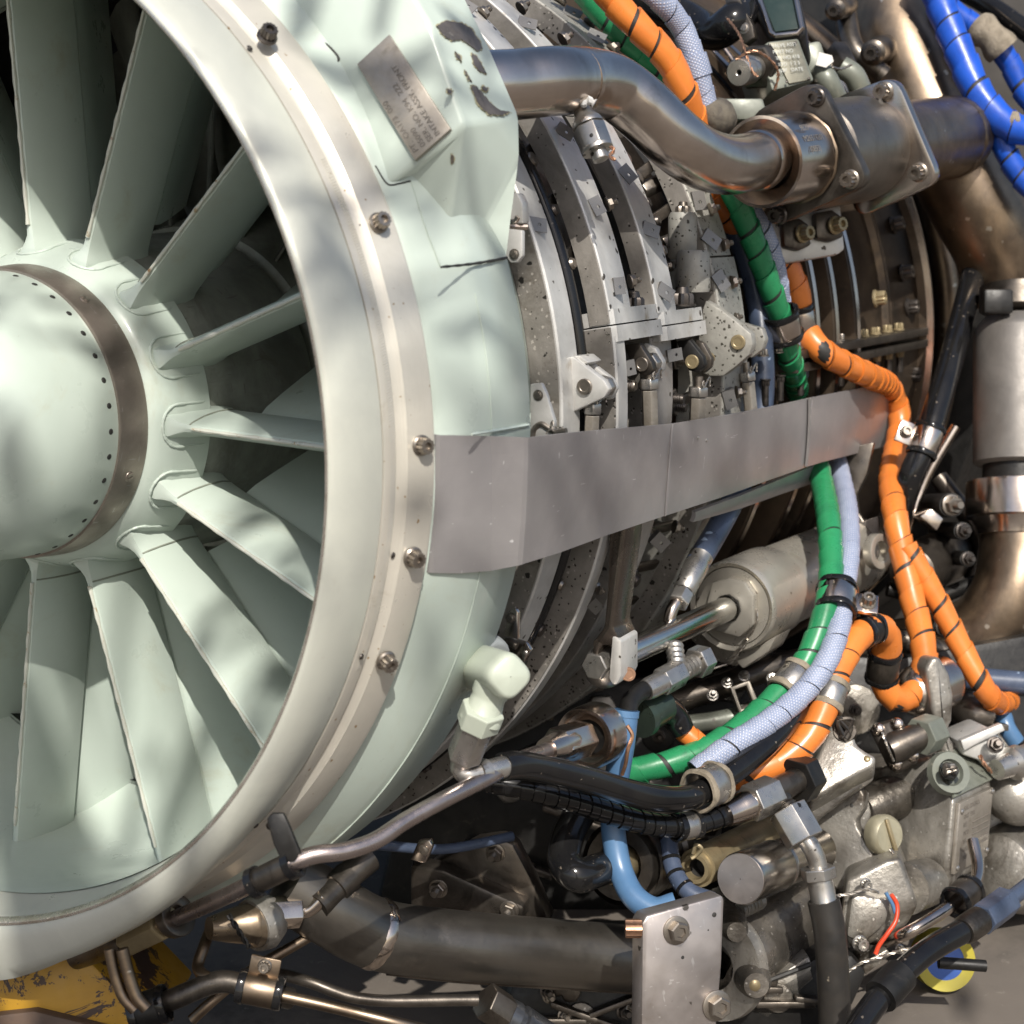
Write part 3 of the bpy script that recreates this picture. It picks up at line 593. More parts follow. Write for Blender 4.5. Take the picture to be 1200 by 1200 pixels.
# lever brackets with links
xplate(A3, 'lever_bracket', [(826, 352), (842, 361), (862, 376), (880, 391), (882, 404), (878, 416), (863, 429), (847, 441), (832, 441), (820, 436), (818, 400), (822, 365)], 1.53, .035, SPK, bev=.005)
xpin(A3, 865, 401, 1.526, .12, 8.5, BRASS)
xplate(A3, 'lever_bracket', [(868, 378), (893, 385), (897, 398), (893, 410), (880, 420), (868, 412)], 1.60, .03, SPK, bev=.005)
def link(at, s, top, bot, w, lab, wirec=COPPER):
    L = T('link_rod', lab, 'link rod', X(*at, s), 'link rods above the strap')
    a, b = X(*top, s), X(*bot, s); n = nrm(a-b); r = pxl(a, w/2)
    part(L, 'threaded_end', cyl(a+n*.045, a, r*.5, 14), BOLTM)
    part(L, 'lock_nut', cyl(a+n*.02, a-n*.004, r*1.22, 6), NICKEL, bev=.003)
    part(L, 'hex_rod', cyl(a-n*.006, b, r, 6), PLATE, bev=.002, sharp=20)
    fix(L, 'rivet', 'cross_hole', (a-n*.035)-BM[:, 2]*r*.84, -BM[:, 2], r*.32, TINW, sink=.5)
    ws = [a+n*.03+V3(-.03+.02*math.cos(k*1.9), -.02, .012*math.sin(k*2.6))*1.0+V3(.012*k, 0, 0) for k in range(5)]
    part(L, 'lock_wire', twist(cr(ws, 5), .0028, 6), WIRE)
    return L
C1 = T('clevis', 'bare metal clevis with a big pin on the rim just above the strap', 'clevis', X(685, 452, .80), 'clevises above the strap')
xplate(C1, 'cheek', [(661, 418), (672, 418), (708, 446), (714, 456), (708, 466), (668, 485), (664, 483)], .80, .022, PALE, bev=.004)
xplate(C1, 'cheek', [(668, 418), (680, 416), (716, 443), (722, 455), (716, 468), (690, 472)], .87, .02, PALE, bev=.004)
xplate(C1, 'bridge', [(664, 418), (680, 417), (690, 425), (680, 430)], .81, .07, PALE, bev=.003)
xplate(C1, 'eye', [(700, 440), (712, 444), (717, 455), (711, 466), (698, 466), (690, 455)], .832, .03, NICKEL, bev=.004)
xpin(C1, 685, 453, .796, .12, 9, BOLTM)
link((692, 482), .84, (694, 483), (692, 530), 19, 'hexagonal link rod under the front clevis, leftmost above the strap')
C2 = T('clevis', 'steel clevis hanging under the split flange of the first ring', 'clevis', X(750, 426, 1.08), 'clevises above the strap')
xplate(C2, 'cheek', [(730, 404), (749, 402), (764, 425), (766, 434), (758, 441), (750, 439), (742, 432)], 1.08, .025, DARKST, bev=.004)
xplate(C2, 'cheek', [(754, 402), (768, 408), (777, 424), (776, 434), (768, 440), (756, 436)], 1.14, .022, PALE, bev=.004)
xplate(C2, 'eye', [(754, 416), (763, 413), (771, 425), (768, 437), (759, 441), (752, 432)], 1.108, .03, NICKEL, bev=.004)
xpin(C2, 752, 427, 1.076, .12, 8, BOLTM)
link((761, 455), 1.10, (761, 454), (763, 515), 20, 'hexagonal link rod with a cross hole, second above the strap')
C3 = T('clevis', 'dark shaded clevis hanging under the split flange of the middle ring', 'clevis', X(808, 420, 1.36), 'clevises above the strap')
xplate(C3, 'cheek', [(792, 400), (808, 398), (824, 418), (826, 428), (818, 437), (806, 434)], 1.36, .025, BLACKM, bev=.004)
xplate(C3, 'cheek', [(814, 398), (824, 402), (834, 420), (833, 430), (824, 438), (815, 432)], 1.42, .022, DARKST, bev=.004)
xpin(C3, 811, 424, 1.356, .12, 8, BRASS)
link((818, 463), 1.38, (818, 463), (816, 512), 20, 'greenish hexagonal link rod tied with pale wire, third above the strap')
link((876, 445), 1.72, (876, 445), (882, 500), 17, 'link rod with twisted wire below the triangular bracket')
# brackets between the intake rear edge and the rim ring
B1 = T('latch_bracket', 'small folded steel bracket behind the fairing of the intake', 'bracket', R(600, 250, 1.10))
xplate(B1, 'base_plate', [(593, 228), (606, 226), (612, 238), (613, 262), (592, 262)], .60, .03, PALE, bev=.004)
part(B1, 'hook', tube(cr([X(*q, .585) for q in ((591, 248), (595, 258), (603, 260), (607, 254))], 5), pxl(R(600, 250, 1.1), 3.2), 10), STEEL)
part(B1, 'arm', tube([X(590, 265, .59), X(618, 266, .62)], pxl(R(600, 250, 1.1), 3.5), 8), STEEL)
p = R(629, 264, 1.102); fix(B1, 'tab', 'lock_tab', p, nrm(rad(p)+V3(-.6, 0, 0)), pxl(p, 12), TABM, spin=70, up=V3(1, 0, 0))
for i, (cx, cy, s, pts) in enumerate(((603, 298, .56, [(592, 268), (612, 270), (612, 300), (606, 308), (598, 308), (592, 300)]), (631, 463, .60, [(621, 450), (634, 449), (640, 462), (650, 495), (648, 512), (621, 512)]), (598, 724, .62, [(590, 745), (596, 716), (603, 711), (607, 718), (607, 750)]), (497, 996, .62, [(480, 1008), (490, 985), (503, 984), (506, 992), (498, 1012)]))):
    B = T('edge_bracket', ['small steel tab screwed to the intake edge behind the fairing', 'small steel tab screwed to the intake edge just above the strap', 'small steel tab screwed to the intake edge below the strap', 'small tab screwed to the dark lower edge of the intake'][i], 'bracket', X(cx, cy, s), 'tabs on the rear edge of the intake')
    xplate(B, 'tab_plate', pts, s, .014, PALE if i < 2 else STEEL, bev=.003)
    p = X(cx, cy, s); fix(B, 'screw', 'screw', p-V3(.001, 0, 0), V3(-1, 0, 0), pxl(p, 5), BOLTM, spin=35)
B = T('wire_clip', 'bent clip with lock wire just above the strap beside the intake', 'clip', X(645, 500, .62))
part(B, 'clip_body', tube(cr([X(*q, .60) for q in ((624, 512), (626, 503), (634, 497), (642, 501), (650, 506), (664, 505))], 5), pxl(X(645, 500, .62), 3.5), 10), BOLTM)
part(B, 'lock_wire', twist(cr([X(*q, .58) for q in ((640, 508), (645, 502), (647, 492), (649, 500), (660, 501))], 5), pxl(X(645, 500, .62), 1.5), 6), WIRE)
# below the strap: bracket ends on the rim
B = T('hinge_bracket', 'dark riveted hinge bracket on the rim beside the pale elbow', 'bracket', X(600, 760, .70))
xplate(B, 'base_plate', [(582, 765), (600, 752), (616, 756), (610, 790), (596, 805), (585, 790)], .69, .03, DARKST, bev=.004)
xplate(B, 'tab_plate', [(608, 760), (616, 752), (622, 762), (614, 776)], .66, .015, STEEL, bev=.002)
fix(B, 'rivet', 'rivet', X(616, 765, .655), V3(-1, 0, 0), pxl(X(616, 765, .66), 3), NICKEL)
part(B, 'rim_clip', tube(cr([X(*q, .64) for q in ((578, 772), (584, 758), (596, 752), (606, 757))], 6), pxl(X(600, 760, .7), 5), 10), DARKST)

# rows of stator vane spindles between the rings, each with a small lever arm
for (s_, r_, s2, off) in ((1.085, 1.075, 1.02, 0), (1.40, 1.07, 1.29, 3.1), (1.50, 1.04, 1.60, 1.4), (.885, 1.06, .93, 2.2)):
    for k in range(24):
        a_ = -66+6.2*k+off; p = E(s_, r_, a_)
        if abs(a_-sp1) < 5: continue
        fix(CC, 'hexnut' if k % 3 else 'castle', 'spindle_nut', p, rad(p), .026 if k % 3 else .030, BOLTM if k % 2 else BOLTD)
        q = E(s2, 1.09, a_+1.6); m_ = (p+q)/2; u_ = nrm(q-p)
        part(CC, 'spindle_arm', box(m_, u_, np.cross(rad(p), u_), rad(p), np.linalg.norm(q-p)*1.1, .028, .014), DARKST, bev=.003)
# ================================================================ helper things
def DP(pts): return [D(*p) for p in pts]
def hose(name, lab, cat, pts, w, m, group=None, n=18, k=8, pid=None, rf=None):
    P = cr(DP(pts), k); r = pxl(P[len(P)//2] if pid is None else D(*pts[pid]), w/2)
    return solo(name, tube(P, (lambda t: r*rf(t)) if rf else r, n), m, lab, cat, group, sharp=60, at=P[0])
def conduit(lab, pts, w, m, pitch, core=None, group='spiral wrapped conduits', k=10, lift=.13, name='wrapped_conduit', pid=0, jit=.09, gap=.085):
    P = cr(DP(pts), k); p0 = D(*pts[pid]); r = pxl(p0, w/2)
    c = T(name, lab, 'cable conduit', P[0], group)
    part(c, 'inner_sleeve', tube(P, r*.90, 14), core or TINW)
    part(c, 'spiral_wrap', wrap(P, r*.97, pxl(p0, pitch), 18, gap=gap, lift=lift, jit=jit), m, sharp=50); return c
def clamp(lab, p, d, r, L, band=STEEL, cush=RUBBER, ear=None, bolt=True, group='hose clamps', name='hose_clamp', bk='bolt12', bl=None):
    p = np.asarray(p, float); d = nrm(d); c = T(name, lab, 'clamp', p, group)
    part(c, 'band', rev([(-L/2, r*1.02), (-L/2, r*1.13), (L/2, r*1.13), (L/2, r*1.02)], p, d, 28, loop=True), band, bev=.0015)
    for s in (-1, 1):
        a = s*L/2; part(c, 'cushion', rev([(a, r*1.0), (a-s*.004, r*1.17), (a+s*.004, r*1.22), (a+s*.012, r*1.16), (a+s*.013, r*1.0)], p, d, 28, loop=True, wob=lambda t, q: .03*math.sin(q*5+t*70)), cush)
    if ear is not None:
        e = nrm(np.asarray(ear)-np.dot(ear, d)*d); q = np.cross(d, e); h = r*1.1
        part(c, 'ear', box(p+e*(h+r*.55), d, e, q, L*.9, r*1.3, r*.28), band, bev=.002)
        if bolt: fix(c, bk, 'bolt', p+e*(h+r*.62)+q*r*.14*(1 if np.dot(q, CAMDIR) > 0 else -1), q*(1 if np.dot(q, CAMDIR) > 0 else -1), r*.5 if bl is None else bl, BOLTM)
    return c
def hexfit(par, a, b, px_, m, name='hex_nut', bev=.003): return part(par, name, cyl(a, b, pxl(a, px_/2), 6), m, bev=bev, sharp=20)
def pdir(p, q): return nrm(D(*q)-D(*p))
# ================================================================ strap
ST = T('heat_shield_strap', 'long scratched sheet metal strap running from the intake across the actuating rings', 'metal strap', R(622, 512, 1.18))
cols = [((511, 509), (502, 671), -.004), ((516, 510), (507, 671.5), -.008), ((533, 510), (532, 672), -.010), ((537, 510.3), (537, 672), -.011), ((575, 511), (575, 669), -.022), ((614, 512.3), (606, 663), 1.199), ((619, 512.8), (612, 661.5), 1.2045), ((622, 512.6), (616, 660), 1.2055), ((660, 508), (655, 648), 1.209), ((720, 502.5), (712, 627), 1.216), ((787, 497), (779, 604.5), 1.225), ((789, 496.8), (781, 604), 1.2265), ((850, 487), (845, 583), 1.243), ((905, 476.5), (900, 563), 1.258), ((957, 465), (952, 545), 1.270)]
def strap(cols, off, th):
    rows = []
    for (a, b, r) in cols:
        p, q = (R(*a, r+off), R(*b, r+off)) if r > 0 else (onC(*a, off-r), onC(*b, off-r)); row = [(p+(q-p)*t)+rad(p)*.012*t*(1-t) for t in np.linspace(0, 1, 7)]; rows.append(row)
    g = grid(rows); m, n = len(rows), 7; k = len(g.v)
    back = [[p-rad(p)*th for p in row] for row in rows]; g.add([p for r in back for p in r], [tuple(reversed(f)) for f in grid(back).f])
    per = [i*n for i in range(m)]+[(m-1)*n+j for j in range(1, n)]+[i*n+n-1 for i in range(m-2, -1, -1)]+[j for j in range(n-2, 0, -1)]
    g.f += [(per[i], per[(i+1) % len(per)], per[(i+1) % len(per)]+k, per[i]+k) for i in range(len(per))]
    return g
part(ST, 'front_sheet', strap(cols, 0, .007), SHIELD, sharp=4)
part(ST, 'rear_sheet', strap([((950, 466.5), (946, 547), 1.268), ((968, 463), (962, 542), 1.273), ((1010, 455), (1005, 531), 1.276), ((1041, 448.5), (1036, 523.5), 1.277)], .010, .007), SHIELD, sharp=25)
part(ST, 'folded_end', strap([((1041, 448.5), (1036, 523.5), 1.287), ((1047, 447), (1041, 522), 1.284), ((1053, 452), (1049, 518), 1.27)], .0, .007), SHIELD, sharp=25)
wl_ = [R(788+(779.5-788)*t, 497+(604.5-497)*t, 1.2268) for t in np.linspace(0, 1, 24)]
part(ST, 'weld_seam', tube(wl_, lambda t: .0014+.0007*abs(math.sin(t*37)), 6), SHIELD)
for (px, py) in ((818, 513), (828, 516)): p = R(px, py, 1.236); fix(ST, 'rivet', 'spot_weld', p, rad(p), .004, NICKEL)
part(ST, 'backing_strip', strap([((815, 600), (812, 612), 1.215), ((870, 580), (868, 596), 1.23), ((955, 545), (953, 566), 1.24)], 0, .01), SHIELD)
e0 = R(1054, 502, 1.325); TB = T('strap_bolt', 'bolt with a square tab at the far end of the strap', 'bolt', e0)
q = nrm(-BM[:, 2]+.5*BM[:, 0])
part(TB, 'square_tab', prism([PL(px, py, e0+q*.01, q) for px, py in ((1052, 487), (1066, 486), (1067, 520), (1050, 522))], -q*.02), BRONZE, bev=.004)
fix(TB, 'bolt12', 'bolt', e0+q*.0, q, pxl(e0, 11), BOLTD); part(TB, 'shank', cyl(e0+q*.02, e0+nrm(q+BM[:, 0]*.6)*.09, pxl(e0, 7), 14), BOLTD)
part(TB, 'copper_tongue', prism([PL(px, py, e0+q*.03, q) for px, py in ((1036, 531), (1044, 522), (1050, 515), (1048, 528), (1043, 532))], -q*.01), COPPER, bev=.002)
# ================================================================ upper bleed pipe
BP = T('bleed_pipe', 'wide brushed steel pipe curving from the green fairing to the flanged coupling', 'pipe', X(585, 100, .49))
pp = [X(535, 104, .56), X(572, 101, .61), X(605, 99, .67), R(648, 95, 1.272), R(690, 95, 1.285), R(722, 104, 1.30), R(752, 127, 1.315), R(790, 163, 1.33), R(820, 184, 1.335), R(852, 193, 1.34), R(885, 188, 1.345), R(912, 181, 1.35)]
rp = pxl(R(690, 95, 1.285), 38.5)
part(BP, 'pipe_wall', tube(cr(pp, 12), rp, 40), STEEL, sharp=60)
part(BP, 'clamp_wire', rev([(-.007, rp), (-.007, rp*1.035), (.007, rp*1.035), (.007, rp)], R(672, 95.2, 1.280), R(690, 95, 1.285)-R(648, 95, 1.272), 40, loop=True), STEEL)
pe = R(894, 186.5, 1.346); pd = nrm(R(912, 181, 1.35)-R(885, 188, 1.345))
part(BP, 'weld_ring', rev([(-.05+.008*k, rp*(1.0+.075*math.sin(PI*k/8))) for k in range(9)], pe-pd*.02, pd, 40, wob=lambda t, a: .014*math.sin(a*42+t*60)), STEEL, sharp=80)
PT = T('pressure_tapping', 'silver hexagonal tapping fitting hanging under the bleed pipe', 'fitting', R(684, 135, 1.30))
a = D(682, 128, dep(R(690, 120, 1.29))-.02); b = D(704, 186, dep(a)-.02); u = b-a
part(PT, 'fitting_body', turned(a, b, [(0, pxl(a, 10)), (.15, pxl(a, 13)), (.22, pxl(a, 17)), (.30, pxl(a, 19)), (.34, pxl(a, 19))]), NICKEL)
part(PT, 'hex_nut', cyl(a+u*.34, a+u*.80, pxl(a, 20), 6), NICKEL, bev=.004, sharp=20)
part(PT, 'washer', cyl(a+u*.78, a+u*.84, pxl(a, 19), 24), NICKEL)
part(PT, 'plug', cyl(a+u*.8, a+u*1.03, pxl(a, 10), 16), NICKEL, bev=.003)
fix(PT, 'rivet', 'lock_hole', a+u*.6-BM[:, 2]*pxl(a, 17.5)-BM[:, 0]*.004, -BM[:, 2], pxl(a, 3), TINW, sink=.4)
part(PT, 'lock_wire', twist(cr([b-u*.2+BM[:, 0]*pxl(a, 14+4*math.sin(k*1.3))-BM[:, 2]*.02+nrm(u)*.006*k for k in range(6)], 4), .004, 6), COPPER)
part(PT, 'sealant', tube(cr([a-BM[:, 2]*.03+BM[:, 0]*.012*(k-1)+BM[:, 1]*(-.01+.006*(k % 2)) for k in range(4)], 3), lambda t: .008+.003*math.sin(t*20), 7), mat('white_sealant', (.6, .59, .57), rough=.7))
# flanged coupling
FC = T('flanged_coupling', 'flanged steel coupling with two diamond plates joining the bleed pipe to the diagonal pipe', 'pipe coupling', D(905, 186, 4.02))
ca, cb = D(892, 190, 4.0), D(1120, 160, 4.98); cu = nrm(cb-ca); cL = np.linalg.norm(cb-ca)
def cpt(px): 
    lo, hi = 0., 1.
    for _ in range(40):
        md = (lo+hi)/2; c = BM.T @ (ca+(cb-ca)*md)+PC
        if 600+FPX*c[0]/c[2] < px: lo = md
        else: hi = md
    return lo
ra = pxl(D(905, 186, 4.02), 53)
f1, f2, f3, f4 = cpt(934), cpt(955), cpt(1010), cpt(1022)
part(FC, 'socket_sleeve', rev([(0.03, rp*1.01), (0.0, ra*.93), (0.0, ra), (.012, ra*1.005), (f1*cL, ra*1.0)], ca, cu, 56), STEEL, sharp=30)
part(FC, 'centre_body', rev([(f1*cL+.055, ra*1.02), (f1*cL+.08, ra*1.20), (f1*cL+.12, ra*1.25), (f3*cL-.03, ra*1.27), (f3*cL+.02, ra*1.20)], ca, cu, 56), mat('dull_grey_coupling', (.24, .215, .185), (.175, .155, .135), metal=.9, rough=.36, sc_=10, dirt=((.11, .09, .07), 12, .55, .8), uvbrush=(20, 500, .1)), sharp=30)
part(FC, 'end_sleeve', rev([(f4*cL, ra*1.08), (cL, ra*1.08)], ca, cu, 56), BRONZE, sharp=30)
part(FC, 'weld_bead', rev([(f1*cL-.012, ra), (f1*cL-.008, ra*1.04), (f1*cL, ra*1.03)], ca, cu, 56, wob=lambda t, a: .012*math.sin(a*44)), BRONZE)
def rhomb(name, cpx, corners, th):
    o = ca+(cb-ca)*cpt(cpx); poly = []
    cs = [PL(*c, o, cu) for c in corners]; ctr = sum(cs)/4
    for i, c in enumerate(cs):                       # rounded ears
        a_, b_ = cs[i-1]-c, cs[(i+1) % 4]-c; rr = .05
        p1, p2 = c+nrm(a_)*rr, c+nrm(b_)*rr
        for t in np.linspace(0, 1, 6): poly.append((1-t)**2*p1+2*t*(1-t)*c+t*t*p2)
    part(FC, name, prism(poly, cu*th), DARKST if name == 'front_flange' else STEEL, bev=.006, sharp=30); return o
o1 = rhomb('front_flange', 936, [(957, 92), (1020, 215), (909, 266), (876, 135)], .040)
o2 = rhomb('rear_flange', 1012, [(1049, 88), (1102, 213), (1002, 257), (972, 116)], .038)
for px, py, o, m_ in ((957, 114, o1, BOLTD), (997, 210, o1, BOLTM), (913, 252, o1, BOLTD), (1036, 107, o2, BOLTM), (1077, 202, o2, BOLTM)):
    p = PL(px, py, o, cu); fix(FC, 'bolt12', 'bolt', p, -cu, pxl(p, 11.5), m_)
tcx = PL(918, 166, ca, np.cross(cu, V3(0, 0, 1))); 
sd = nrm(CAMDIR-np.dot(CAMDIR, cu)*cu); sx = nrm(np.cross(sd, cu)); sx = sx if sx[2] > 0 else -sx
text(FC, 'stamped_number', ['9820', 'M26519201', '  (0893)'], ca+cu*.03+sd*ra*.985+sx*ra*.26, cu*.96+sx*.0, sx, ra*.20, INK, lead=1.25, depth=.0035)
text(FC, 'stamped_arrow', ['40', '2', '<-'], ca+cu*(f2*cL+.17)+nrm(sd+sx*.15)*ra*1.26+sx*ra*.42, cu, sx, ra*.22, INK, lead=1.0, depth=.003)
# bracket under the coupling with two clamp blocks
CB = T('coupling_bracket', 'bright folded bracket with two clamp blocks below the flanged coupling', 'bracket', D(940, 280, 4.45))
n_ = nrm(CAMDIR+.15*BM[:, 0]); o = D(945, 290, 4.45)
part(CB, 'folded_plate', prism([PL(px, py, o, n_) for px, py in ((903, 262), (985, 240), (990, 292), (982, 298), (920, 309), (912, 300))], -n_*.03), PALE, bev=.006)
for px, py, w_ in ((933, 275, 28), (971, 265, 30)):
    k = o+n_*.03; part(CB, 'clamp_block', prism([PL(px+dx, py+dy, k, n_) for dx, dy in ((-16, -16), (4, -20), (16, -12), (18, 12), (4, 18), (-14, 14))], -n_*.05), DARKST, bev=.008)
    p = PL(px+7, py-1, k+n_*.005, n_); fix(CB, 'bolt12', 'bolt', p, nrm(n_+.55*BM[:, 0]), pxl(p, 11), BRASS)
# ================================================================ hot rear casing
HC = T('burnt_rear_casing', 'burnt brown rear casing with thin ribs and dark flange bolts', 'engine casing', E(2.2, 1.15, 10))
rc = [(2.02, 1.0), (2.03, 1.15), (2.05, 1.16), (2.07, 1.15), (2.09, 1.05), (2.24, 1.06), (2.25, 1.19), (2.27, 1.20), (2.285, 1.19), (2.30, 1.08), (2.40, 1.085), (2.41, 1.20), (2.43, 1.21), (2.445, 1.20), (2.46, 1.10), (2.56, 1.10), (2.57, 1.22), (2.59, 1.23), (2.605, 1.22), (2.61, 1.15), (2.63, 1.15), (2.66, 1.17), (2.92, 1.215), (2.93, 1.235), (2.945, 1.235), (2.95, 1.215), (2.97, 1.235), (3.0, 1.235), (3.17, 1.275), (3.18, 1.315), (3.20, 1.315), (3.21, 1.20), (3.30, 1.19)]
part(HC, 'ribbed_shell', rev(rc, n=150, a0=-80, a1=120), BROWNC, sharp=30)
part(HC, 'bright_rim', rev([(3.176, 1.30), (3.178, 1.320), (3.192, 1.320), (3.195, 1.30)], n=150, a0=-80, a1=120), STEEL)
for s_, r_ in ((2.05, 1.161), (2.27, 1.201), (2.43, 1.211), (2.59, 1.231)):
    part(HC, 'rib_edge', rev([(s_-.012, r_-.004), (s_, r_+.002), (s_+.012, r_-.004)], n=120, a0=-60, a1=80), STEEL)
part(HC, 'rim_tube', rev([(3.40+.045*math.cos(a), 1.32+.045*math.sin(a)) for a in np.linspace(0, 2*PI, 13)[:-1]], n=120, a0=-60, a1=80, loop=True), BRONZE, sharp=80)
part(HC, 'rear_shroud', rev([(3.3, 1.05), (3.32, 1.24), (3.5, 1.24), (3.52, 1.44), (4.6, 1.5), (4.6, .5)], n=90), BLACKM, sharp=40)
for px, py in ((1046, 264), (1057, 320), (1063, 360), (1066, 438), (1025, 350)):
    p = R(px, py, 1.255); fix(HC, 'bolt12', 'flange_bolt', p, rad(p), pxl(p, 10.5), BOLTD if px != 1025 else BRASS)
spl = ang(1020, 408, 1.26)
for j, (da, m_) in enumerate(((.25, 1), (-1.5, -1))):
    part(HC, 'split_flange', prism([E(2.03, 1.05, spl+da), E(2.03, 1.205, spl+da), E(3.17, 1.305, spl+da), E(3.17, 1.05, spl+da)], E(0, 1, spl+90+da)*.024), DARKST, bev=.003)
for k, px in enumerate((900, 923, 950, 997, 1024, 1037, 1050, 1062)):
    s_ = R(px, 395, 1.19+.09*(px-900)/165)[0]; z = 1
    rr_b = np.interp(s_, [2.03, 3.17], [1.175, 1.27]); p = E(s_, rr_b, spl+1.45); fix(HC, 'bolt12', 'flange_bolt', p, E(0, 1, spl+91), pxl(p, 6.8), BRASS if k > 3 else BOLTM)
    p = E(s_+.02, rr_b, spl-1.55); fix(HC, 'bolt12', 'flange_bolt', p, -E(0, 1, spl+89), pxl(p, 6.3), BRASS if k > 3 else BOLTD)
    part(HC, 'stud', cyl(p, p-E(0, 1, spl+90)*.07, pxl(p, 4.2), 10), BOLTD)
# sunlit thin rust mark
# ================================================================ pipes at the right edge
DPp = T('diagonal_pipe', 'thick heat tinted pipe descending diagonally at the upper right', 'pipe', D(1040, 0, 5.25))
pr_ = pxl(D(1110, 150, 5.1), 53)
part(DPp, 'pipe_wall', tube(cr(DP([(1020, -90, 5.35), (1036, 0, 5.28), (1060, 70, 5.2), (1100, 160, 5.15), (1140, 235, 5.15), (1172, 295, 5.2), (1180, 345, 5.25)]), 9), pr_, 36), BRONZE, sharp=60)
part(DPp, 'weld_collar', rev([(-.01, ra*1.08), (0, ra*1.12), (.03, ra*1.1), (.03, ra*.9)], cb-cu*.06, cu, 40, wob=lambda t, a: .01*math.sin(a*23)), BRONZE)
CN = T('grey_canister', 'dull grey cylindrical canister standing at the right edge', 'canister', D(1190, 470, 5.0))
a, b = D(1191, 330, 5.0), D(1191, 640, 4.9); u_ = lambda q: pxl(D(1190, 470, 5.0), q)
part(CN, 'can_body', turned(a, b, [(.14, u_(36)), (.17, u_(44)), (.19, u_(48)), (.20, u_(48.5)), (.69, u_(48.5)), (.70, u_(44))], 40), mat('blotchy_can_metal', (.20, .185, .17), (.145, .135, .125), metal=.45, rough=.5, sc_=13, dirt=((.15, .13, .115), 9, .52, .78), bump=(70, .15)), sharp=40)
part(CN, 'clamp_collar', turned(a, b, [(.02, u_(36)), (.025, u_(42)), (.11, u_(42)), (.12, u_(36))], 40), DARKST, sharp=40)
part(CN, 'clamp_block', box(D(1168, 354, 4.88), BM[:, 0], BM[:, 1], BM[:, 2], u_(34), u_(28), .05), BLACKM, bev=.01)
part(CN, 'neck', turned(a, b, [(.70, u_(38)), (.755, u_(38))], 36), BLACKM)
part(CN, 'lower_collar', turned(a, b, [(.755, u_(44)), (.765, u_(56)), (.775, u_(57)), (.895, u_(57)), (.90, u_(50)), (.93, u_(46)), (.96, u_(44))], 40), STEEL, sharp=30)
BE = T('bronze_elbow', 'big heat tinted pipe elbow sweeping down at the right edge', 'pipe', D(1190, 640, 4.9))
part(BE, 'pipe_wall', tube(cr(DP([(1192, 600, 4.92), (1193, 650, 4.9), (1184, 695, 4.88), (1156, 735, 4.9), (1110, 758, 4.95), (1050, 770, 5.05)]), 9), u_(44), 36), BRONZE, sharp=60)
for i, (pts, w_, m_, lab) in enumerate((
    ([(1150, 285, 5.3), (1135, 345, 5.1), (1118, 410, 4.95), (1100, 470, 4.85), (1084, 520, 4.8), (1065, 565, 4.8), (1050, 620, 4.9)], 30, RUBBER, 'glossy black hose running down behind the end of the strap'),
    ([(1120, 500, 4.95), (1085, 560, 4.95), (1050, 650, 4.95), (1015, 690, 5.0)], 12, STEEL, 'thin steel tube beside the glossy black hose'),
    ([(700, -20, 4.6), (800, 20, 4.6), (838, 38, 4.5), (858, 26, 4.45), (870, 14, 4.5)], 42, RUBBER, 'short black rubber elbow hose at the top'),
    ([(1130, -10, 5.6), (1165, 10, 5.5), (1215, 45, 5.4)], 24, RUBBER, 'dark tube crossing the top right corner'),
    ([(905, -20, 4.75), (930, 35, 4.7), (960, 85, 4.7)], 16, STEEL, 'pale steel tube behind the black box at the top'),
    ([(990, 10, 5.1), (1002, 60, 5.0), (1035, 90, 5.0)], 26, DARKST, 'dark steel tube above the flanged coupling'))):
    hose('hose' if m_ is RUBBER else 'tube', lab, 'hose' if m_ is RUBBER else 'tube', pts, w_, m_)
clamp('bright clamp on the glossy black hose beside the strap end', D(1085, 517, 4.8), pdir((1100, 470, 4.85), (1065, 565, 4.8)), pxl(D(1085, 517, 4.8), 15.5), pxl(D(1085, 517, 4.8), 30), STEEL, RUBBER, ear=BM[:, 0]*-1+BM[:, 1]*-.4, bolt=True)
# ================================================================ conduits and hoses in front of the casing
def braid(name, c, c2, dash):
    m = mat(name, c, c2, rough=.42, sc_=40); N = m.node_tree.nodes; Lk = m.node_tree.links; b = N['Principled BSDF']
    src = b.inputs['Base Color'].links[0].from_socket; tc = N.new('ShaderNodeTexCoord')
    def wav(ang_):
        mp = N.new('ShaderNodeMapping'); mp.inputs['Rotation'].default_value = (0, 0, ang_); Lk.new(tc.outputs['UV'], mp.inputs[0])
        w_ = N.new('ShaderNodeTexWave'); w_.inputs['Scale'].default_value = 105; w_.inputs['Distortion'].default_value = .6; w_.inputs['Detail'].default_value = 1; Lk.new(mp.outputs[0], w_.inputs[0]); return w_.outputs['Fac']
    ml = N.new('ShaderNodeMath'); ml.operation = 'MULTIPLY'; Lk.new(wav(.62), ml.inputs[0]); Lk.new(wav(-.62), ml.inputs[1])
    r = N.new('ShaderNodeMapRange'); r.inputs[1].default_value = .5; r.inputs[2].default_value = .95; Lk.new(ml.outputs[0], r.inputs[0])
    x = N.new('ShaderNodeMix'); x.data_type = 'RGBA'; Lk.new(r.outputs[0], x.inputs[0]); Lk.new(src, x.inputs[6]); x.inputs[7].default_value = (*dash, 1)
    Lk.new(x.outputs[2], b.inputs['Base Color'])
    bp = N.new('ShaderNodeBump'); bp.inputs['Strength'].default_value = .5; bp.inputs['Distance'].default_value = .001; Lk.new(ml.outputs[0], bp.inputs['Height']); Lk.new(bp.outputs[0], b.inputs['Normal'])
    return m
LILAC = braid('lilac_braided_sleeve', (.27, .31, .42), (.21, .25, .36), (.60, .58, .62))
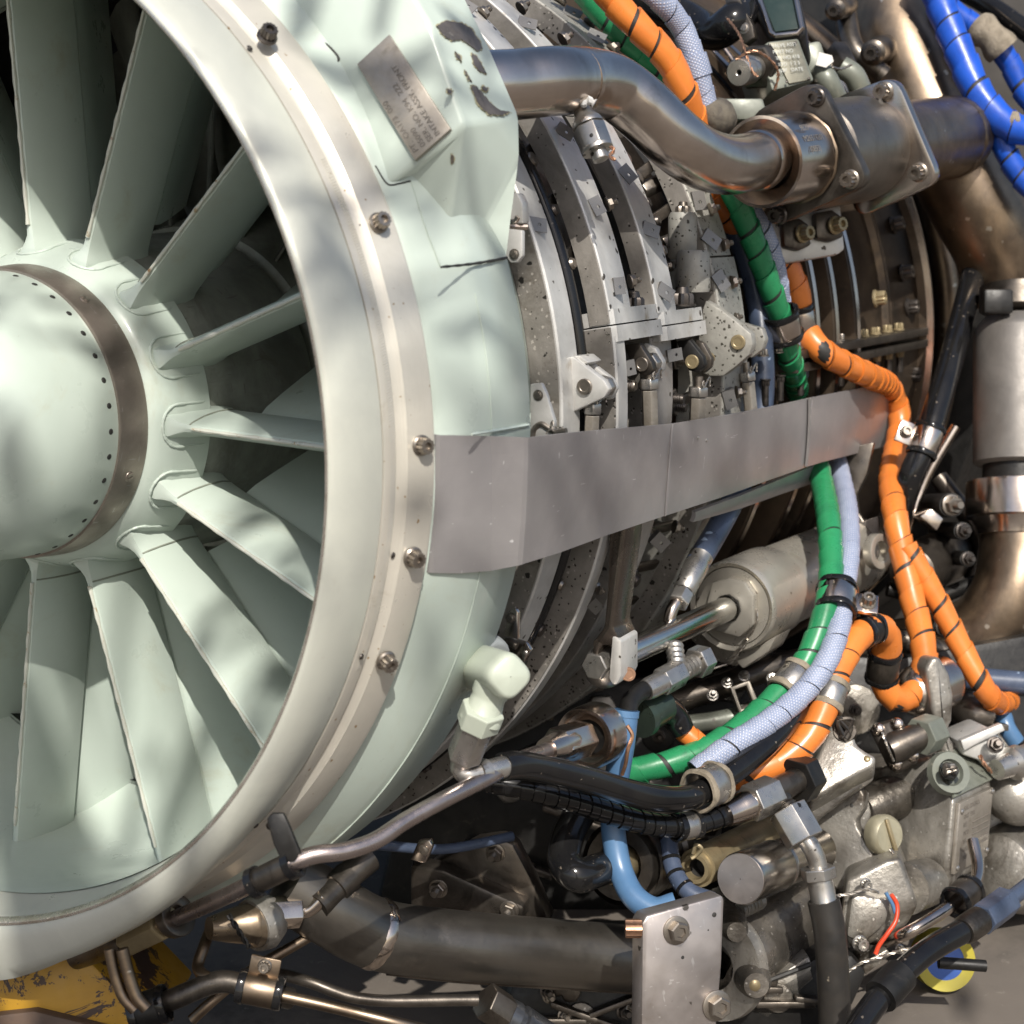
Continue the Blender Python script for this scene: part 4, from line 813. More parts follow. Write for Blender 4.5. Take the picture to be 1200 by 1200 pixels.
conduit('green spiral wrapped cable conduit running from under the bleed pipe down to the bottom', [(662, -40, 4.15), (690, -2, 4.17), (716, 28, 4.2), (746, 57, 4.24), (772, 86, 4.28), (800, 124, 4.3), (828, 170, 4.28), (858, 222, 4.2), (880, 275, 4.24), (900, 330, 4.3), (914, 372, 4.36), (926, 420, 4.45), (938, 470, 4.74), (950, 510, 4.82), (962, 560, 4.66), (971, 610, 4.4), (974, 655, 4.28), (972, 695, 4.2), (962, 735, 4.15), (938, 785, 4.1), (900, 826, 4.04), (862, 858, 3.98), (820, 882, 3.93), (775, 897, 3.9), (730, 905, 3.9)], 27.5, GREEN, 29, pid=9)
c = T('braided_sleeve', 'lilac blue braided sleeve with dark bands running beside the green conduit', 'cable conduit', D(745, -20, 4.05), 'spiral wrapped conduits')
P = cr(DP([(735, -30, 4.05), (768, -5, 4.05), (798, 30, 4.1), (815, 75, 4.12), (828, 125, 4.15), (845, 185, 4.2), (868, 232, 4.26), (893, 270, 4.3), (908, 315, 4.36), (916, 365, 4.44), (930, 420, 4.58), (955, 475, 4.92), (974, 518, 5.0), (986, 562, 4.82), (994, 610, 4.5), (994, 655, 4.32), (988, 695, 4.22), (983, 735, 4.14), (966, 780, 4.06), (935, 818, 4.0), (895, 850, 3.93), (855, 875, 3.88), (815, 905, 3.85)]), 10)
r_ = pxl(D(908, 315, 4.36), 12.5); part(c, 'sleeve', wrap(P, r_, r_*2.0, 16, gap=.05, lift=.08, jit=.05), LILAC, sharp=50); part(c, 'inner_core', tube(P, r_*.9, 12), TINW)
part(c, 'tape_joint', tube(P[28:34], r_*1.22, 14), LILAC)
conduit('orange spiral wrapped conduit crossing over the hot casing and looping below the strap end', [(685, -45, 3.95), (716, -2, 4.0), (752, 36, 4.02), (782, 68, 4.05), (801, 105, 4.08), (820, 165, 4.18), (838, 225, 4.27), (862, 262, 4.35), (890, 285, 4.45), (920, 308, 4.5), (935, 345, 4.52), (943, 385, 4.55), (962, 410, 4.52), (992, 428, 4.6), (1020, 441, 4.74), (1046, 461, 5.12), (1055, 490, 5.14), (1050, 525, 5.06), (1044, 565, 4.85), (1050, 610, 4.7), (1060, 660, 4.66), (1070, 705, 4.62), (1081, 750, 4.55), (1083, 785, 4.5), (1070, 812, 4.46), (1050, 820, 4.42), (1034, 800, 4.4), (1034, 775, 4.38), (1042, 752, 4.34), (1030, 735, 4.28), (1010, 742, 4.2), (992, 765, 4.15), (978, 795, 4.1), (966, 830, 4.06), (945, 868, 4.02), (915, 892, 4.0), (880, 905, 3.98), (850, 912, 4.0)], 29, ORANGE, 31, pid=11)
conduit('orange conduit branch leaving the main orange loop towards the lower right', [(1062, 640, 4.66), (1078, 668, 4.65), (1102, 710, 4.64), (1130, 765, 4.62), (1148, 798, 4.6), (1160, 816, 4.62), (1172, 824, 4.7), (1186, 818, 4.8), (1200, 806, 4.95)], 26, ORANGE, 32, pid=2)
conduit('short orange conduit stub leaving a dark green sleeve', [(788, 842, 3.97), (805, 860, 3.95), (822, 874, 3.95), (842, 882, 4.0)], 24, ORANGE, 28)
conduit('bright blue spiral wrapped conduit at the upper right edge', [(1085, -40, 5.0), (1104, 10, 5.0), (1124, 60, 4.96), (1148, 112, 4.92), (1170, 138, 4.9), (1192, 152, 4.9), (1225, 150, 4.9)], 34, BLUEW, 30, pid=2)
conduit('bright blue conduit branch with a felt wrapped joint in the top right corner', [(1105, 5, 5.1), (1132, 24, 5.1), (1162, 45, 5.1), (1184, 75, 5.1), (1200, 108, 5.1), (1225, 140, 5.1)], 25, BLUEW, 24, pid=2)
conduit('bright blue conduit tail hanging at the right edge', [(1160, 128, 4.95), (1172, 160, 4.95), (1185, 190, 4.95), (1200, 212, 4.95), (1225, 235, 4.95)], 26, BLUEW, 24, pid=1)
f = T('felt_wrap', 'tan felt wrapped around the blue conduit joint', 'wrap', D(1160, 46, 5.05)); part(f, 'felt_body', tube(cr(DP([(1146, 32, 5.08), (1160, 42, 5.06), (1176, 60, 5.06)]), 5), lambda t: pxl(D(1160, 46, 5.05), 19+2*math.sin(t*9)), 18), CORK)
f = T('felt_wrap', 'tan felt band where the blue conduits part', 'wrap', D(1176, 138, 4.88)); part(f, 'felt_body', tube(cr(DP([(1164, 134, 4.9), (1178, 142, 4.88), (1192, 141, 4.88)]), 5), lambda t: pxl(D(1176, 138, 4.88), 10+1.5*math.sin(t*9)), 14), CORK)
# navy sleeve behind the actuating rings
NV = T('navy_hose', 'faded navy sleeved hose passing behind the strap to a steel end fitting', 'hose', D(872, 290, 4.35))
P = cr(DP([(858, 262, 4.36), (876, 305, 4.38), (888, 355, 4.38), (893, 410, 4.36), (894, 460, 4.35), (885, 520, 4.33), (862, 580, 4.25), (840, 622, 4.17), (816, 662, 4.08)]), 9)
part(NV, 'sleeve', tube(P, pxl(D(890, 400, 4.36), 13.5), 18), NAVYB)
a, b = D(818, 659, 4.08), D(797, 702, 4.0); part(NV, 'end_fitting', turned(a, b, [(-.15, pxl(a, 15)), (0, pxl(a, 13)), (.1, pxl(a, 15)), (.75, pxl(a, 13)), (.8, pxl(a, 11))]), NICKEL); hexfit(NV, b-(b-a)*.18, b+(b-a)*.12, 27, NICKEL)
part(NV, 'bent_tube', tube(cr(DP([(797, 700, 4.0), (787, 716, 3.98), (784, 735, 3.98), (788, 760, 4.0)]), 6), pxl(b, 7.5), 14), STEEL)
# ================================================================ bell crank and actuator
aa, ab = D(857, 711, 4.25), D(1003, 647, 5.02); au = nrm(ab-aa); aL = np.linalg.norm(ab-aa); ar = pxl(aa, 54)
AC = T('linear_actuator', 'pale cylindrical actuator with a chrome rod pushing the dark lever below the strap', 'actuator', aa)
PALEC = mat('pale_anodised_barrel', (.46, .43, .37), (.37, .345, .30), metal=.55, rough=.33, sc_=12, dirt=((.26, .22, .17), 14, .58, .8), spk=((.12, .10, .08), 170, .74, .78), bump=(60, .05), uvbrush=(20, 500, .06))
part(AC, 'barrel', rev([(.20, ar*.90), (.22, ar*.955), (aL*.95, ar*.955), (aL*1.0, ar*.92), (aL*1.06, ar*.7), (aL*1.085, ar*.35), (aL*1.09, .001)], aa, au, 60), PALEC, sharp=35)
part(AC, 'end_collar', rev([(.03, ar*.86), (.004, ar*.88), (-.004, ar*.965), (.004, ar), (.02, ar*1.01), (.225, ar*1.03), (.235, ar*.95)], aa, au, 60), PALEC, sharp=30)
part(AC, 'end_face', rev([(.016, ar*.87), (.006, ar*.855), (.006, ar*.30), (.10, ar*.30)], aa, au, 60), PALEC, sharp=30)
fx = nrm(np.cross(au, V3(0, 0, 1))); fx = fx if np.dot(fx, BM[:, 0]) > 0 else -fx; fz = nrm(np.cross(fx, au)); fz = fz if fz[2] > 0 else -fz
def face(u, v, w_=0): return aa+fx*u*ar+fz*v*ar+au*w_
part(AC, 'wrench_boss', ringplate([face(*q, .008) for q in ((-.50, .05), (-.38, .52), (-.02, .66), (.38, .62), (.60, .36), (.62, -.28), (.30, -.60), (-.40, -.52))], [face(.30*math.cos(t), .30*math.sin(t), .008) for t in [PI-2*PI*k/8-.1 for k in range(8)]], -au*.032), PALEC, bev=.004)
part(AC, 'gland_bore', rev([(-.03, ar*.30), (.05, ar*.298), (.09, ar*.2)], aa, au, 30), TINW)
part(AC, 'rim_flange', prism([face(*q, .03) for q in ((.55, -.85), (.98, -.55), (.80, -.95), (.45, -1.22), (.20, -1.42), (.05, -1.30), (.15, -1.0))], au*.10), PALEC, bev=.006)
part(AC, 'mount_lug', prism([face(*q, .05) for q in ((-.95, -.35), (-.6, -.8), (-.1, -1.02), (.1, -1.25), (-.05, -1.45), (-.6, -1.38), (-1.15, -1.0), (-1.25, -.6))], au*.08), CASTAL, bev=.008)
rod0 = aa-au*.66; rr_ = pxl(D(800, 740, 4.0), 15.5)
part(AC, 'chrome_rod', rev([(0, rr_), (.80, rr_)], rod0, au, 32, caps=True), mat('polished_chrome', (.62, .62, .60), (.50, .49, .47), metal=1, rough=.12, rv=.05, sc_=14, uvbrush=(30, 800, .05)), sharp=60)
part(AC, 'rod_washer', cyl(rod0-au*.012, rod0+au*.012, rr_*1.45, 28), NICKEL, bev=.003)
hexfit(AC, rod0-au*.075, rod0-au*.012, 34, NICKEL)
part(AC, 'tail_lug', rev([(0, .030), (0, .052), (.03, .052), (.03, .030)], D(1023, 646, 4.72), nrm(CAMDIR+BM[:, 0]*.9), 28, loop=True), PALEC, bev=.003)
part(AC, 'lock_wire', twist(cr([face(*q, -.01) for q in ((.62, .05), (.64, -.25), (.40, -.62), (.30, -.80), (.12, -1.05), (.02, -1.2))], 5), .0042, 6), WIRE)
part(AC, 'lock_wire', twist(cr([face(q[0]+.05, q[1]-.02, -.012) for q in ((.40, -.62), (.30, -.80), (.12, -1.05), (.02, -1.2))], 5), .0042, 6), WIRE)
LV = T('bell_crank', 'dark polished forked lever reaching from behind the strap to the actuator rod', 'lever', X(722, 740, .94))
lm = mat('dark_polished_forging', (.15, .125, .105), (.10, .085, .072), metal=.9, rough=.27, rv=.06, sc_=12, dirt=((.06, .05, .042), 22, .55, .8), bump=(60, .06))
xplate(LV, 'arm', [(713, 585), (737, 585), (732, 640), (722, 712), (719, 735), (727, 752), (716, 757), (702, 757), (695, 752), (707, 736), (711, 690), (713, 640)], .94, .10, lm, bev=.009)
xplate(LV, 'fork_cheek', [(717, 745), (728, 751), (728, 792), (723, 803), (717, 803), (713, 795), (716, 757)], .935, .10, PALE, bev=.006)
xplate(LV, 'fork_cheek', [(695, 750), (704, 747), (706, 757), (701, 764), (699, 790), (693, 786)], .94, .095, lm, bev=.005)
p = X(709, 781, .99); part(LV, 'rod_end_ball', rev([(-.05*math.cos(t), max(.05*math.sin(t), .001)) for t in np.linspace(0, PI, 14)], p, V3(0, -1, 0), 24), NICKEL)
p = X(729, 789, .975)-V3(0, .015, 0); fix(LV, 'pin', 'pin_head', p, nrm(CAMDIR+BM[:, 0]*.25), pxl(p, 8.5), COPPER)
br = T('actuator_bracket', 'pale cut out bracket plate behind the far end of the actuator', 'bracket', D(1015, 560, 4.85))
n_ = nrm(CAMDIR-.35*BM[:, 0]); o = D(1010, 600, 4.9)
part(br, 'bracket_plate', prism([PL(px, py, o, n_) for px, py in ((992, 525), (1024, 518), (1016, 555), (1004, 580), (1006, 600), (1012, 610), (1030, 604), (1032, 660), (1026, 680), (1008, 694), (996, 680), (990, 560))], -n_*.04), DARKST, bev=.005)
# ================================================================ pale elbow on the intake and lines below it
EL = T('painted_elbow', 'pale green painted elbow fitting on the lower intake case with a bare hexagon nut', 'pipe elbow', R(575, 765, 1.13))
k0 = 3.12; a = D(566, 790, 3.28); 
part(EL, 'base_washer', rev([(-.05, .04), (-.02, .056), (.004, .056), (.012, .05)], D(570, 776, 3.27), rad(R(570, 776, 1.15))-V3(.35, 0, 0), 28, caps=True), mat('grey_paint', (.30, .32, .32), rough=.5, sc_=30), bev=.004)
P = 0
EM = mat('elbow_cream_paint', (.43, .465, .385), (.385, .415, .345), rough=.36, sc_=10, dirt=[((.44, .44, .33), 18, .55, .75), ((.26, .22, .13), 60, .66, .74)], coat=.1)
a, b = D(553, 779, 3.27), D(598, 793, 3.06); el_ = np.linalg.norm(b-a); eq = pxl(b, 1)
part(EL, 'elbow_body', rev([(0, eq*29), (el_*.15, eq*29), (el_*.2, eq*27), (el_*.84, eq*26.5), (el_*.95, eq*26), (el_*.99, eq*23.5), (el_*1.005, eq*20), (el_*1.012, .001)], a, b-a, 48, caps=False, wob=lambda t, q_: .065*math.cos(4*q_+.4)), EM, sharp=60)
part(EL, 'base_ring', rev([(0, eq*30), (0, eq*32), (el_*.10, eq*32), (el_*.10, eq*29)], a, b-a, 36, loop=True), EM, bev=.003)
part(EL, 'elbow_neck', turned(D(580, 796, 3.13), D(562, 846, 3.135), [(0, eq*23), (.35, eq*22.5), (.42, eq*20.5), (.5, eq*21), (.75, eq*23), (.85, eq*26), (1, eq*26)], 32), EM, sharp=50)
a, b = D(567, 830, 3.12), D(559, 850, 3.14); hexfit(EL, a, b, 54, EM, 'paint_hex')
a, b = D(560, 846, 3.135), D(543, 888, 3.18); part(EL, 'bare_hex', cyl(a, b, pxl(a, 22), 6), NICKEL, bev=.005, sharp=20)
part(EL, 'bent_outlet', tube(cr(DP([(545, 886, 3.18), (540, 900, 3.19), (549, 908, 3.19), (562, 905, 3.2)]), 6), pxl(a, 13), 20), NICKEL)
part(EL, 'ferrule', turned(D(560, 906, 3.2), D(598, 897, 3.26), [(0, pxl(a, 14)), (.25, pxl(a, 15.5)), (.3, pxl(a, 12)), (.4, pxl(a, 13.5)), (1, pxl(a, 13.5))]), NICKEL)
hose('rubber_hose', 'thick glossy black hose running from the pale elbow fitting to the felt clamp', 'hose', [(588, 899, 3.25), (605, 897, 3.28), (640, 902, 3.36), (690, 914, 3.46), (735, 928, 3.55), (775, 936, 3.62), (808, 934, 3.7), (840, 917, 3.78), (880, 888, 3.88), (915, 855, 3.98), (945, 815, 4.1)], 31, RUBBER, 'black hoses')
RB = T('ribbed_hose', 'black spiral ribbed hose just under the glossy black hose', 'hose', D(590, 912, 3.45), 'black hoses')
P = cr(DP([(570, 915, 3.55), (610, 922, 3.55), (655, 934, 3.58), (700, 948, 3.62), (745, 962, 3.66), (785, 968, 3.7), (815, 965, 3.75), (850, 955, 3.8), (870, 947, 3.84)]), 9)
part(RB, 'inner_hose', tube(P, pxl(D(700, 948, 3.62), 12), 16), RUBBER); part(RB, 'spiral_rib', wrap(P, pxl(D(700, 948, 3.62), 13.5), pxl(D(700, 948, 3.62), 15), 18, gap=.12, lift=.06, jit=.1), RUBBER, sharp=50)
clamp('tan felt lined clamp where the glossy black hose meets the lilac sleeve', D(829, 922, 3.76), pdir((812, 930, 3.7), (850, 912, 3.8)), pxl(D(829, 922, 3.76), 22), pxl(D(829, 922, 3.76), 30), NICKEL, CORK)
clamp('bright clamp band around the black ribbed hose', D(804, 968, 3.73), pdir((785, 968, 3.7), (830, 962, 3.77)), pxl(D(804, 968, 3.73), 14.5), pxl(D(804, 968, 3.73), 22), NICKEL, RUBBER)
SB = T('blue_sleeve', 'sky blue sleeved hose hanging behind the black hoses down to the square plate', 'hose', D(732, 838, 3.7))
P = cr(DP([(734, 832, 3.68), (730, 868, 3.68), (724, 905, 3.7), (718, 945, 3.72), (720, 985, 3.72), (728, 1022, 3.7), (744, 1052, 3.66), (768, 1066, 3.64), (792, 1060, 3.64)]), 9)
part(SB, 'sleeve', tube(P, pxl(D(720, 960, 3.72), 14.5), 20), SKYB)
part(SB, 'collar_edge', tube(P[:3], pxl(D(720, 960, 3.72), 15.5), 20), SKYB)
part(SB, 'braided_end', tube(cr(DP([(736, 840, 3.69), (738, 824, 3.72), (750, 811, 3.76), (762, 806, 3.78)]), 6), pxl(D(738, 824, 3.72), 11), 16), BLACKM)
a, b = D(756, 809, 3.77), D(776, 799, 3.81); part(SB, 'ferrule', turned(a, b, [(0, pxl(a, 12)), (.3, pxl(a, 13.5)), (1, pxl(a, 13.5))]), NICKEL)
hexfit(SB, D(774, 800, 3.81), D(796, 788, 3.86), 34, NICKEL); hexfit(SB, D(814, 778, 3.92), D(826, 772, 3.95), 38, NICKEL)
part(SB, 'threaded_stub', turned(D(794, 789, 3.86), D(818, 776, 3.93), [(k/12, pxl(a, 12+(k % 2)*1.5)) for k in range(13)]), CASTAL)
part(SB, 'branch_stub', turned(D(794, 785, 3.86), D(790, 755, 3.9), [(k/10, pxl(a, 10+(k % 2)*1.5)) for k in range(11)]), NICKEL)
part(SB, 'copper_tie', tube(cr(DP([(735, 850, 3.6), (741, 862, 3.6), (736, 878, 3.6), (733, 896, 3.61), (729, 908, 3.62)]), 6), .0045, 6), COPPER)
DG = T('dark_green_sleeve', 'dark green ribbed plug between the blue sleeve and an orange stub', 'plug', D(760, 835, 3.85))
part(DG, 'plug_body', turned(D(748, 842, 3.83), D(775, 826, 3.9), [(0, pxl(D(760, 835, 3.85), 24)), (.2, pxl(D(760, 835, 3.85), 25)), (.25, pxl(D(760, 835, 3.85), 22)), (1, pxl(D(760, 835, 3.85), 22))]), mat('dark_green_metal', (.06, .085, .065), (.04, .055, .045), metal=.6, rough=.35, sc_=30))
part(DG, 'rubber_boot', tube(cr(DP([(772, 828, 3.9), (788, 838, 3.93), (800, 856, 3.94)]), 6), lambda t: pxl(D(760, 835, 3.85), 20-5*t), 16), RUBBER)
# clamps on the conduits
clamp('bright steel clamp holding the green conduit and lilac sleeve above the strap', D(916, 381, 4.38), pdir((914, 372, 4.36), (920, 400, 4.4)), pxl(D(916, 381, 4.38), 20), pxl(D(916, 381, 4.38), 26), STEEL, RUBBER)
clamp('small steel clamp on the orange conduit above the strap', D(939, 376, 4.54), pdir((938, 360, 4.53), (943, 385, 4.55)), pxl(D(939, 376, 4.54), 15), pxl(D(939, 376, 4.54), 26), STEEL, RUBBER)
clamp('bright clamp holding the green and lilac runs in front of the actuator', D(980, 703, 4.2), pdir((983, 660, 4.28), (977, 735, 4.14)), pxl(D(980, 703, 4.2), 21), pxl(D(980, 703, 4.2), 30), STEEL, RUBBER, ear=BM[:, 0], bl=pxl(D(980, 703, 4.2), 10))
clamp('worn tan clamp on the green conduit near the gearbox', D(928, 799, 4.08), pdir((938, 785, 4.1), (915, 812, 4.06)), pxl(D(928, 799, 4.08), 18), pxl(D(928, 799, 4.08), 30), NICKEL, CORK)
clamp('worn tan clamp on the orange conduit near the gearbox', D(972, 815, 4.08), pdir((978, 795, 4.1), (966, 832, 4.06)), pxl(D(972, 815, 4.08), 17), pxl(D(972, 815, 4.08), 26), NICKEL, CORK)
clamp('blackened clamp at the top of the small orange loop', D(1016, 739, 4.23), pdir((1030, 735, 4.28), (1005, 746, 4.19)), pxl(D(1016, 739, 4.23), 17), pxl(D(1016, 739, 4.23), 22), BLACKM, RUBBER, ear=BM[:, 1]*-1, bolt=False)
clamp('dark clamp sleeve at the foot of the small orange loop', D(1035, 780, 4.385), pdir((1040, 755, 4.34), (1034, 800, 4.4)), pxl(D(1035, 780, 4.385), 17), pxl(D(1035, 780, 4.385), 30), DARKST, RUBBER)
# disc and nut beside the black hose
DN = T('union_disc', 'round steel disc with a hexagonal union nut on a thin pipe', 'pipe union', D(690, 862, 3.62))
a, b = D(640, 880, 3.44), D(705, 852, 3.68); dr = pxl(D(690, 862, 3.62), 38)
part(DN, 'disc', rev([(0, dr*.5), (-.01, dr*.55), (-.015, dr*.78), (-.03, dr*.82), (-.035, dr*.95), (-.02, dr), (.04, dr)], D(692, 863, 3.64), b-a, 44), STEEL, sharp=30)
part(DN, 'disc_core', rev([(-.004, .001), (-.004, dr*.8)], D(692, 863, 3.64), b-a, 40), BLACKM)
part(DN, 'union_nut', cyl(D(652, 875, 3.5), D(684, 865, 3.6), pxl(a, 24), 6), STEEL, bev=.005, sharp=20)
part(DN, 'nut_collar', turned(D(640, 880, 3.45), D(668, 870, 3.54), [(0, pxl(a, 15)), (.3, pxl(a, 18)), (.8, pxl(a, 20)), (1, pxl(a, 18))]), STEEL)
TP = T('drain_tube', 'thin pinkish steel tube running under the intake to the union nut', 'tube', D(545, 926, 3.12))
part(TP, 'tube_wall', tube(cr(DP([(90, 1120, 3.45), (150, 1098, 3.36), (220, 1070, 3.24), (290, 1038, 3.07), (335, 1014, 2.98), (368, 1002, 2.98), (405, 997, 3.0), (440, 985, 3.03), (475, 962, 3.07), (520, 937, 3.12), (570, 912, 3.2), (610, 890, 3.32), (642, 879, 3.45)]), 9), pxl(D(440, 985, 3.03), 10.5), 20), mat('pinkish_steel', (.42, .36, .34), (.33, .28, .265), metal=.95, rough=.28, sc_=16, dirt=((.20, .15, .12), 14, .56, .8), uvbrush=(20, 600, .08)), sharp=60)
part(TP, 'sleeve', tube(DP([(302, 1032, 3.01), (345, 1011, 2.98)]), pxl(D(320, 1020, 3), 15), 20), DARKST)
for q in ((300, 1034, 3.01), (343, 1012, 2.98)): 
    p = D(*q); part(TP, 'rubber_ring', rev([(-.006, .02), (-.008, .030), (.008, .030), (.006, .02)], p, D(345, 1011, 2.98)-D(302, 1032, 3.01), 20, loop=True), RUBBER)
o = D(335, 985, 2.96); n_ = nrm(CAMDIR-.1*BM[:, 0])
part(TP, 'hanger_tab', prism([PL(px, py, o, n_) for px, py in ((312, 960), (318, 953), (332, 953), (338, 966), (352, 1000), (345, 1012), (330, 1010), (320, 990))], -n_*.014), BLACKM, bev=.004)
# ================================================================ top: black box, valve and small pipes
BX = T('control_box', 'black control box with a dark green label plate at the top edge', 'control box', D(905, 20, 4.5))
n_ = nrm(CAMDIR+.55*BM[:, 1]*-1-.3*BM[:, 0]); o = D(905, 20, 4.45)
part(BX, 'box_body', prism([PL(px, py, o, n_) for px, py in ((858, -40), (925, -60), (946, 34), (940, 42), (907, 46), (898, 42))], -n_*.35), BLACKM, bev=.02, seg=3)
part(BX, 'frame_rim', tube([PL(*q_, o+n_*.012, n_) for q_ in ((874, -50), (904, 38), (909, 42), (934, 39), (940, 34), (922, -55))], pxl(o, 3.2), 10), STEEL)
part(BX, 'label_plate', prism([PL(px, py, o+n_*.006, n_) for px, py in ((876, -45), (920, -50), (937, 33), (908, 37))], -n_*.01), DKGLASS, bev=.002)
o2_ = D(868, 25, 4.42); n2 = nrm(CAMDIR-.6*BM[:, 0])
part(BX, 'side_bracket', prism([PL(px, py, o2_, n2) for px, py in ((846, -10), (862, -12), (882, 30), (884, 44), (872, 52), (858, 30))], -n2*.03), DARKST, bev=.005)
for px, py in ((856, 12), (872, 33)): p = PL(px, py, o2_, n2); fix(BX, 'screw', 'screw', p, n2, pxl(p, 5), BOLTM)
VL = T('bleed_valve', 'small valve with a round bored end and engraved plate below the black box', 'valve', D(870, 84, 4.3))
va, vb = D(866, 85, 4.26), D(925, 68, 4.5); vu = vb-va; v_ = lambda q: pxl(va, q)
part(VL, 'valve_end', rev([(.02, v_(3)), (0, v_(3.2)), (-.002, v_(4)), (-.002, v_(15)), (.006, v_(17)), (.06, v_(17)), (.065, v_(14)), (.10, v_(14)), (.105, v_(20)), (.13, v_(21)), (.13, v_(10))], va, vu, 36), NICKEL, sharp=30)
part(VL, 'hexagon', cyl(va+vu*.30, va+vu*.46, v_(28), 6), DARKST, bev=.006, sharp=20)
n3 = nrm(CAMDIR+.25*BM[:, 0]-.2*BM[:, 1]); o3 = D(925, 72, 4.34)
part(VL, 'valve_body', prism([PL(px, py, o3, n3) for px, py in ((890, 58), (900, 48), (936, 44), (955, 94), (924, 102), (905, 106))], -n3*.16), GREYP, bev=.008)
ep = part(VL, 'engraved_plate', prism([PL(px, py, o3+n3*.006, n3) for px, py in ((901, 50), (934, 46), (951, 93), (925, 98))], -n3*.008), mat('plate_khaki', (.24, .23, .18), (.19, .18, .14), metal=.5, rough=.45, sc_=60), bev=.002)
pl_o = PL(903, 53, o3+n3*.012, n3); px_ = nrm(PL(934, 47, o3, n3)-PL(901, 50, o3, n3)); py_ = nrm(np.cross(n3, px_)); LT = mat('plate_pale_fill', (.42, .43, .40), rough=.5)
text(ep, 'plate_lettering', ['VALVE ASSY', 'PART NO', 'SER NO 418', 'MOD  1 2 3', 'INSP   DATE'], pl_o-py_*.008, px_, py_, v_(6.4), LT, lead=1.25, depth=.002, sx=1.0)
for q in ((902, 53), (932, 50), (948, 92), (922, 96)): p = PL(*q, o3+n3*.012, n3); fix(VL, 'rivet', 'rivet', p, n3, v_(1.8), BOLTD)
part(VL, 'lock_wire', twist(cr(DP([(853, 22, 4.35), (866, 40, 4.3), (874, 62, 4.25), (882, 84, 4.24), (888, 90, 4.24)]), 7), .0045, 6), COPPER)
part(VL, 'lock_wire', twist(cr(DP([(862, 70, 4.25), (880, 60, 4.24), (898, 66, 4.26), (912, 84, 4.28), (908, 106, 4.3)]), 7), .0045, 6), COPPER)
PB = T('pipe_block', 'dull green pipe block with two stub pipes and a pale paper tag above the coupling', 'pipe block', D(955, 75, 4.55))
part(PB, 'block', prism([D(px, py, 4.5) for px, py in ((936, 52), (962, 46), (972, 78), (966, 100), (948, 92))], BM[:, 2]*.14), GREYP, bev=.012)
for i, pts in enumerate(([(962, 84, 4.5), (968, 92, 4.48), (976, 108, 4.5), (990, 135, 4.6)], [(985, 78, 4.6), (1000, 88, 4.6), (1008, 104, 4.62), (1020, 130, 4.7)])): part(PB, 'stub_pipe', tube(cr(DP(pts), 6), v_(14), 18), GREYP)
part(PB, 'paper_tag', prism([D(px, py, 4.44) for px, py in ((960, 61), (975, 65), (977, 72), (968, 79), (956, 76))], BM[:, 2]*.004), mat('paper_tag', (.62, .60, .56), rough=.8, sc_=40))
part(PB, 'lock_wire', twist(cr(DP([(975, 79, 4.46), (985, 81, 4.5), (998, 76, 4.52)]), 6), .0045, 6), WIRE)
part(PB, 'cap_nut', cyl(D(982, 60, 4.7), D(992, 82, 4.62), v_(17), 6), DARKST, bev=.006)
fp = T('felt_wrap', 'dark felt packing behind the bleed pipe where the conduits pass', 'wrap', D(833, 135, 4.15)); part(fp, 'felt_body', tube(cr(DP([(815, 128, 4.2), (833, 133, 4.15), (850, 142, 4.2)]), 6), lambda t: v_(19+3*math.sin(t*11)), 16), mat('dark_felt', (.12, .105, .08), (.07, .06, .05), rough=.85, sc_=70, bump=(170, .8)))
part(fp, 'tin_box', box(D(872, 132, 4.25), BM[:, 0], BM[:, 1]+.3*BM[:, 0], BM[:, 2], v_(46), v_(26), .08), GREYP, bev=.006)
hose('frame_rod', 'thin dark rod crossing behind the conduits at the top', 'rod', [(775, 5, 4.9), (815, 60, 4.85), (862, 122, 4.8)], 8, DARKST)
hose('frame_rod', 'second thin rod at the top, nearest the valve', 'rod', [(800, -5, 4.9), (842, 48, 4.85), (888, 112, 4.8)], 6, STEEL)
hose('frame_rod', 'thin rod rising to the black rubber elbow at the top', 'rod', [(830, 50, 4.9), (850, 20, 4.85), (872, -15, 4.8)], 9, STEEL)
for (px, py, r_, lb) in ((978, 12, 14, 'big dark bolt head beside the diagonal pipe at the top'), (1022, 62, 17, 'round pipe end cap above the coupling')):
    f = T('round_plug', lb, 'plug', D(px, py, 5.0)); part(f, 'cap_body', turned(D(px, py, 4.9), D(px+14, py-5, 5.1), [(0, v_(r_*.6)), (.05, v_(r_)), (.5, v_(r_)), (.55, v_(r_*1.15)), (1, v_(r_*1.15))]), DARKST); fix(f, 'bolt12', 'bolt', D(px, py, 4.9), D(px, py, 4.9)-D(px+14, py-5, 5.1), v_(r_*.75), BOLTD)
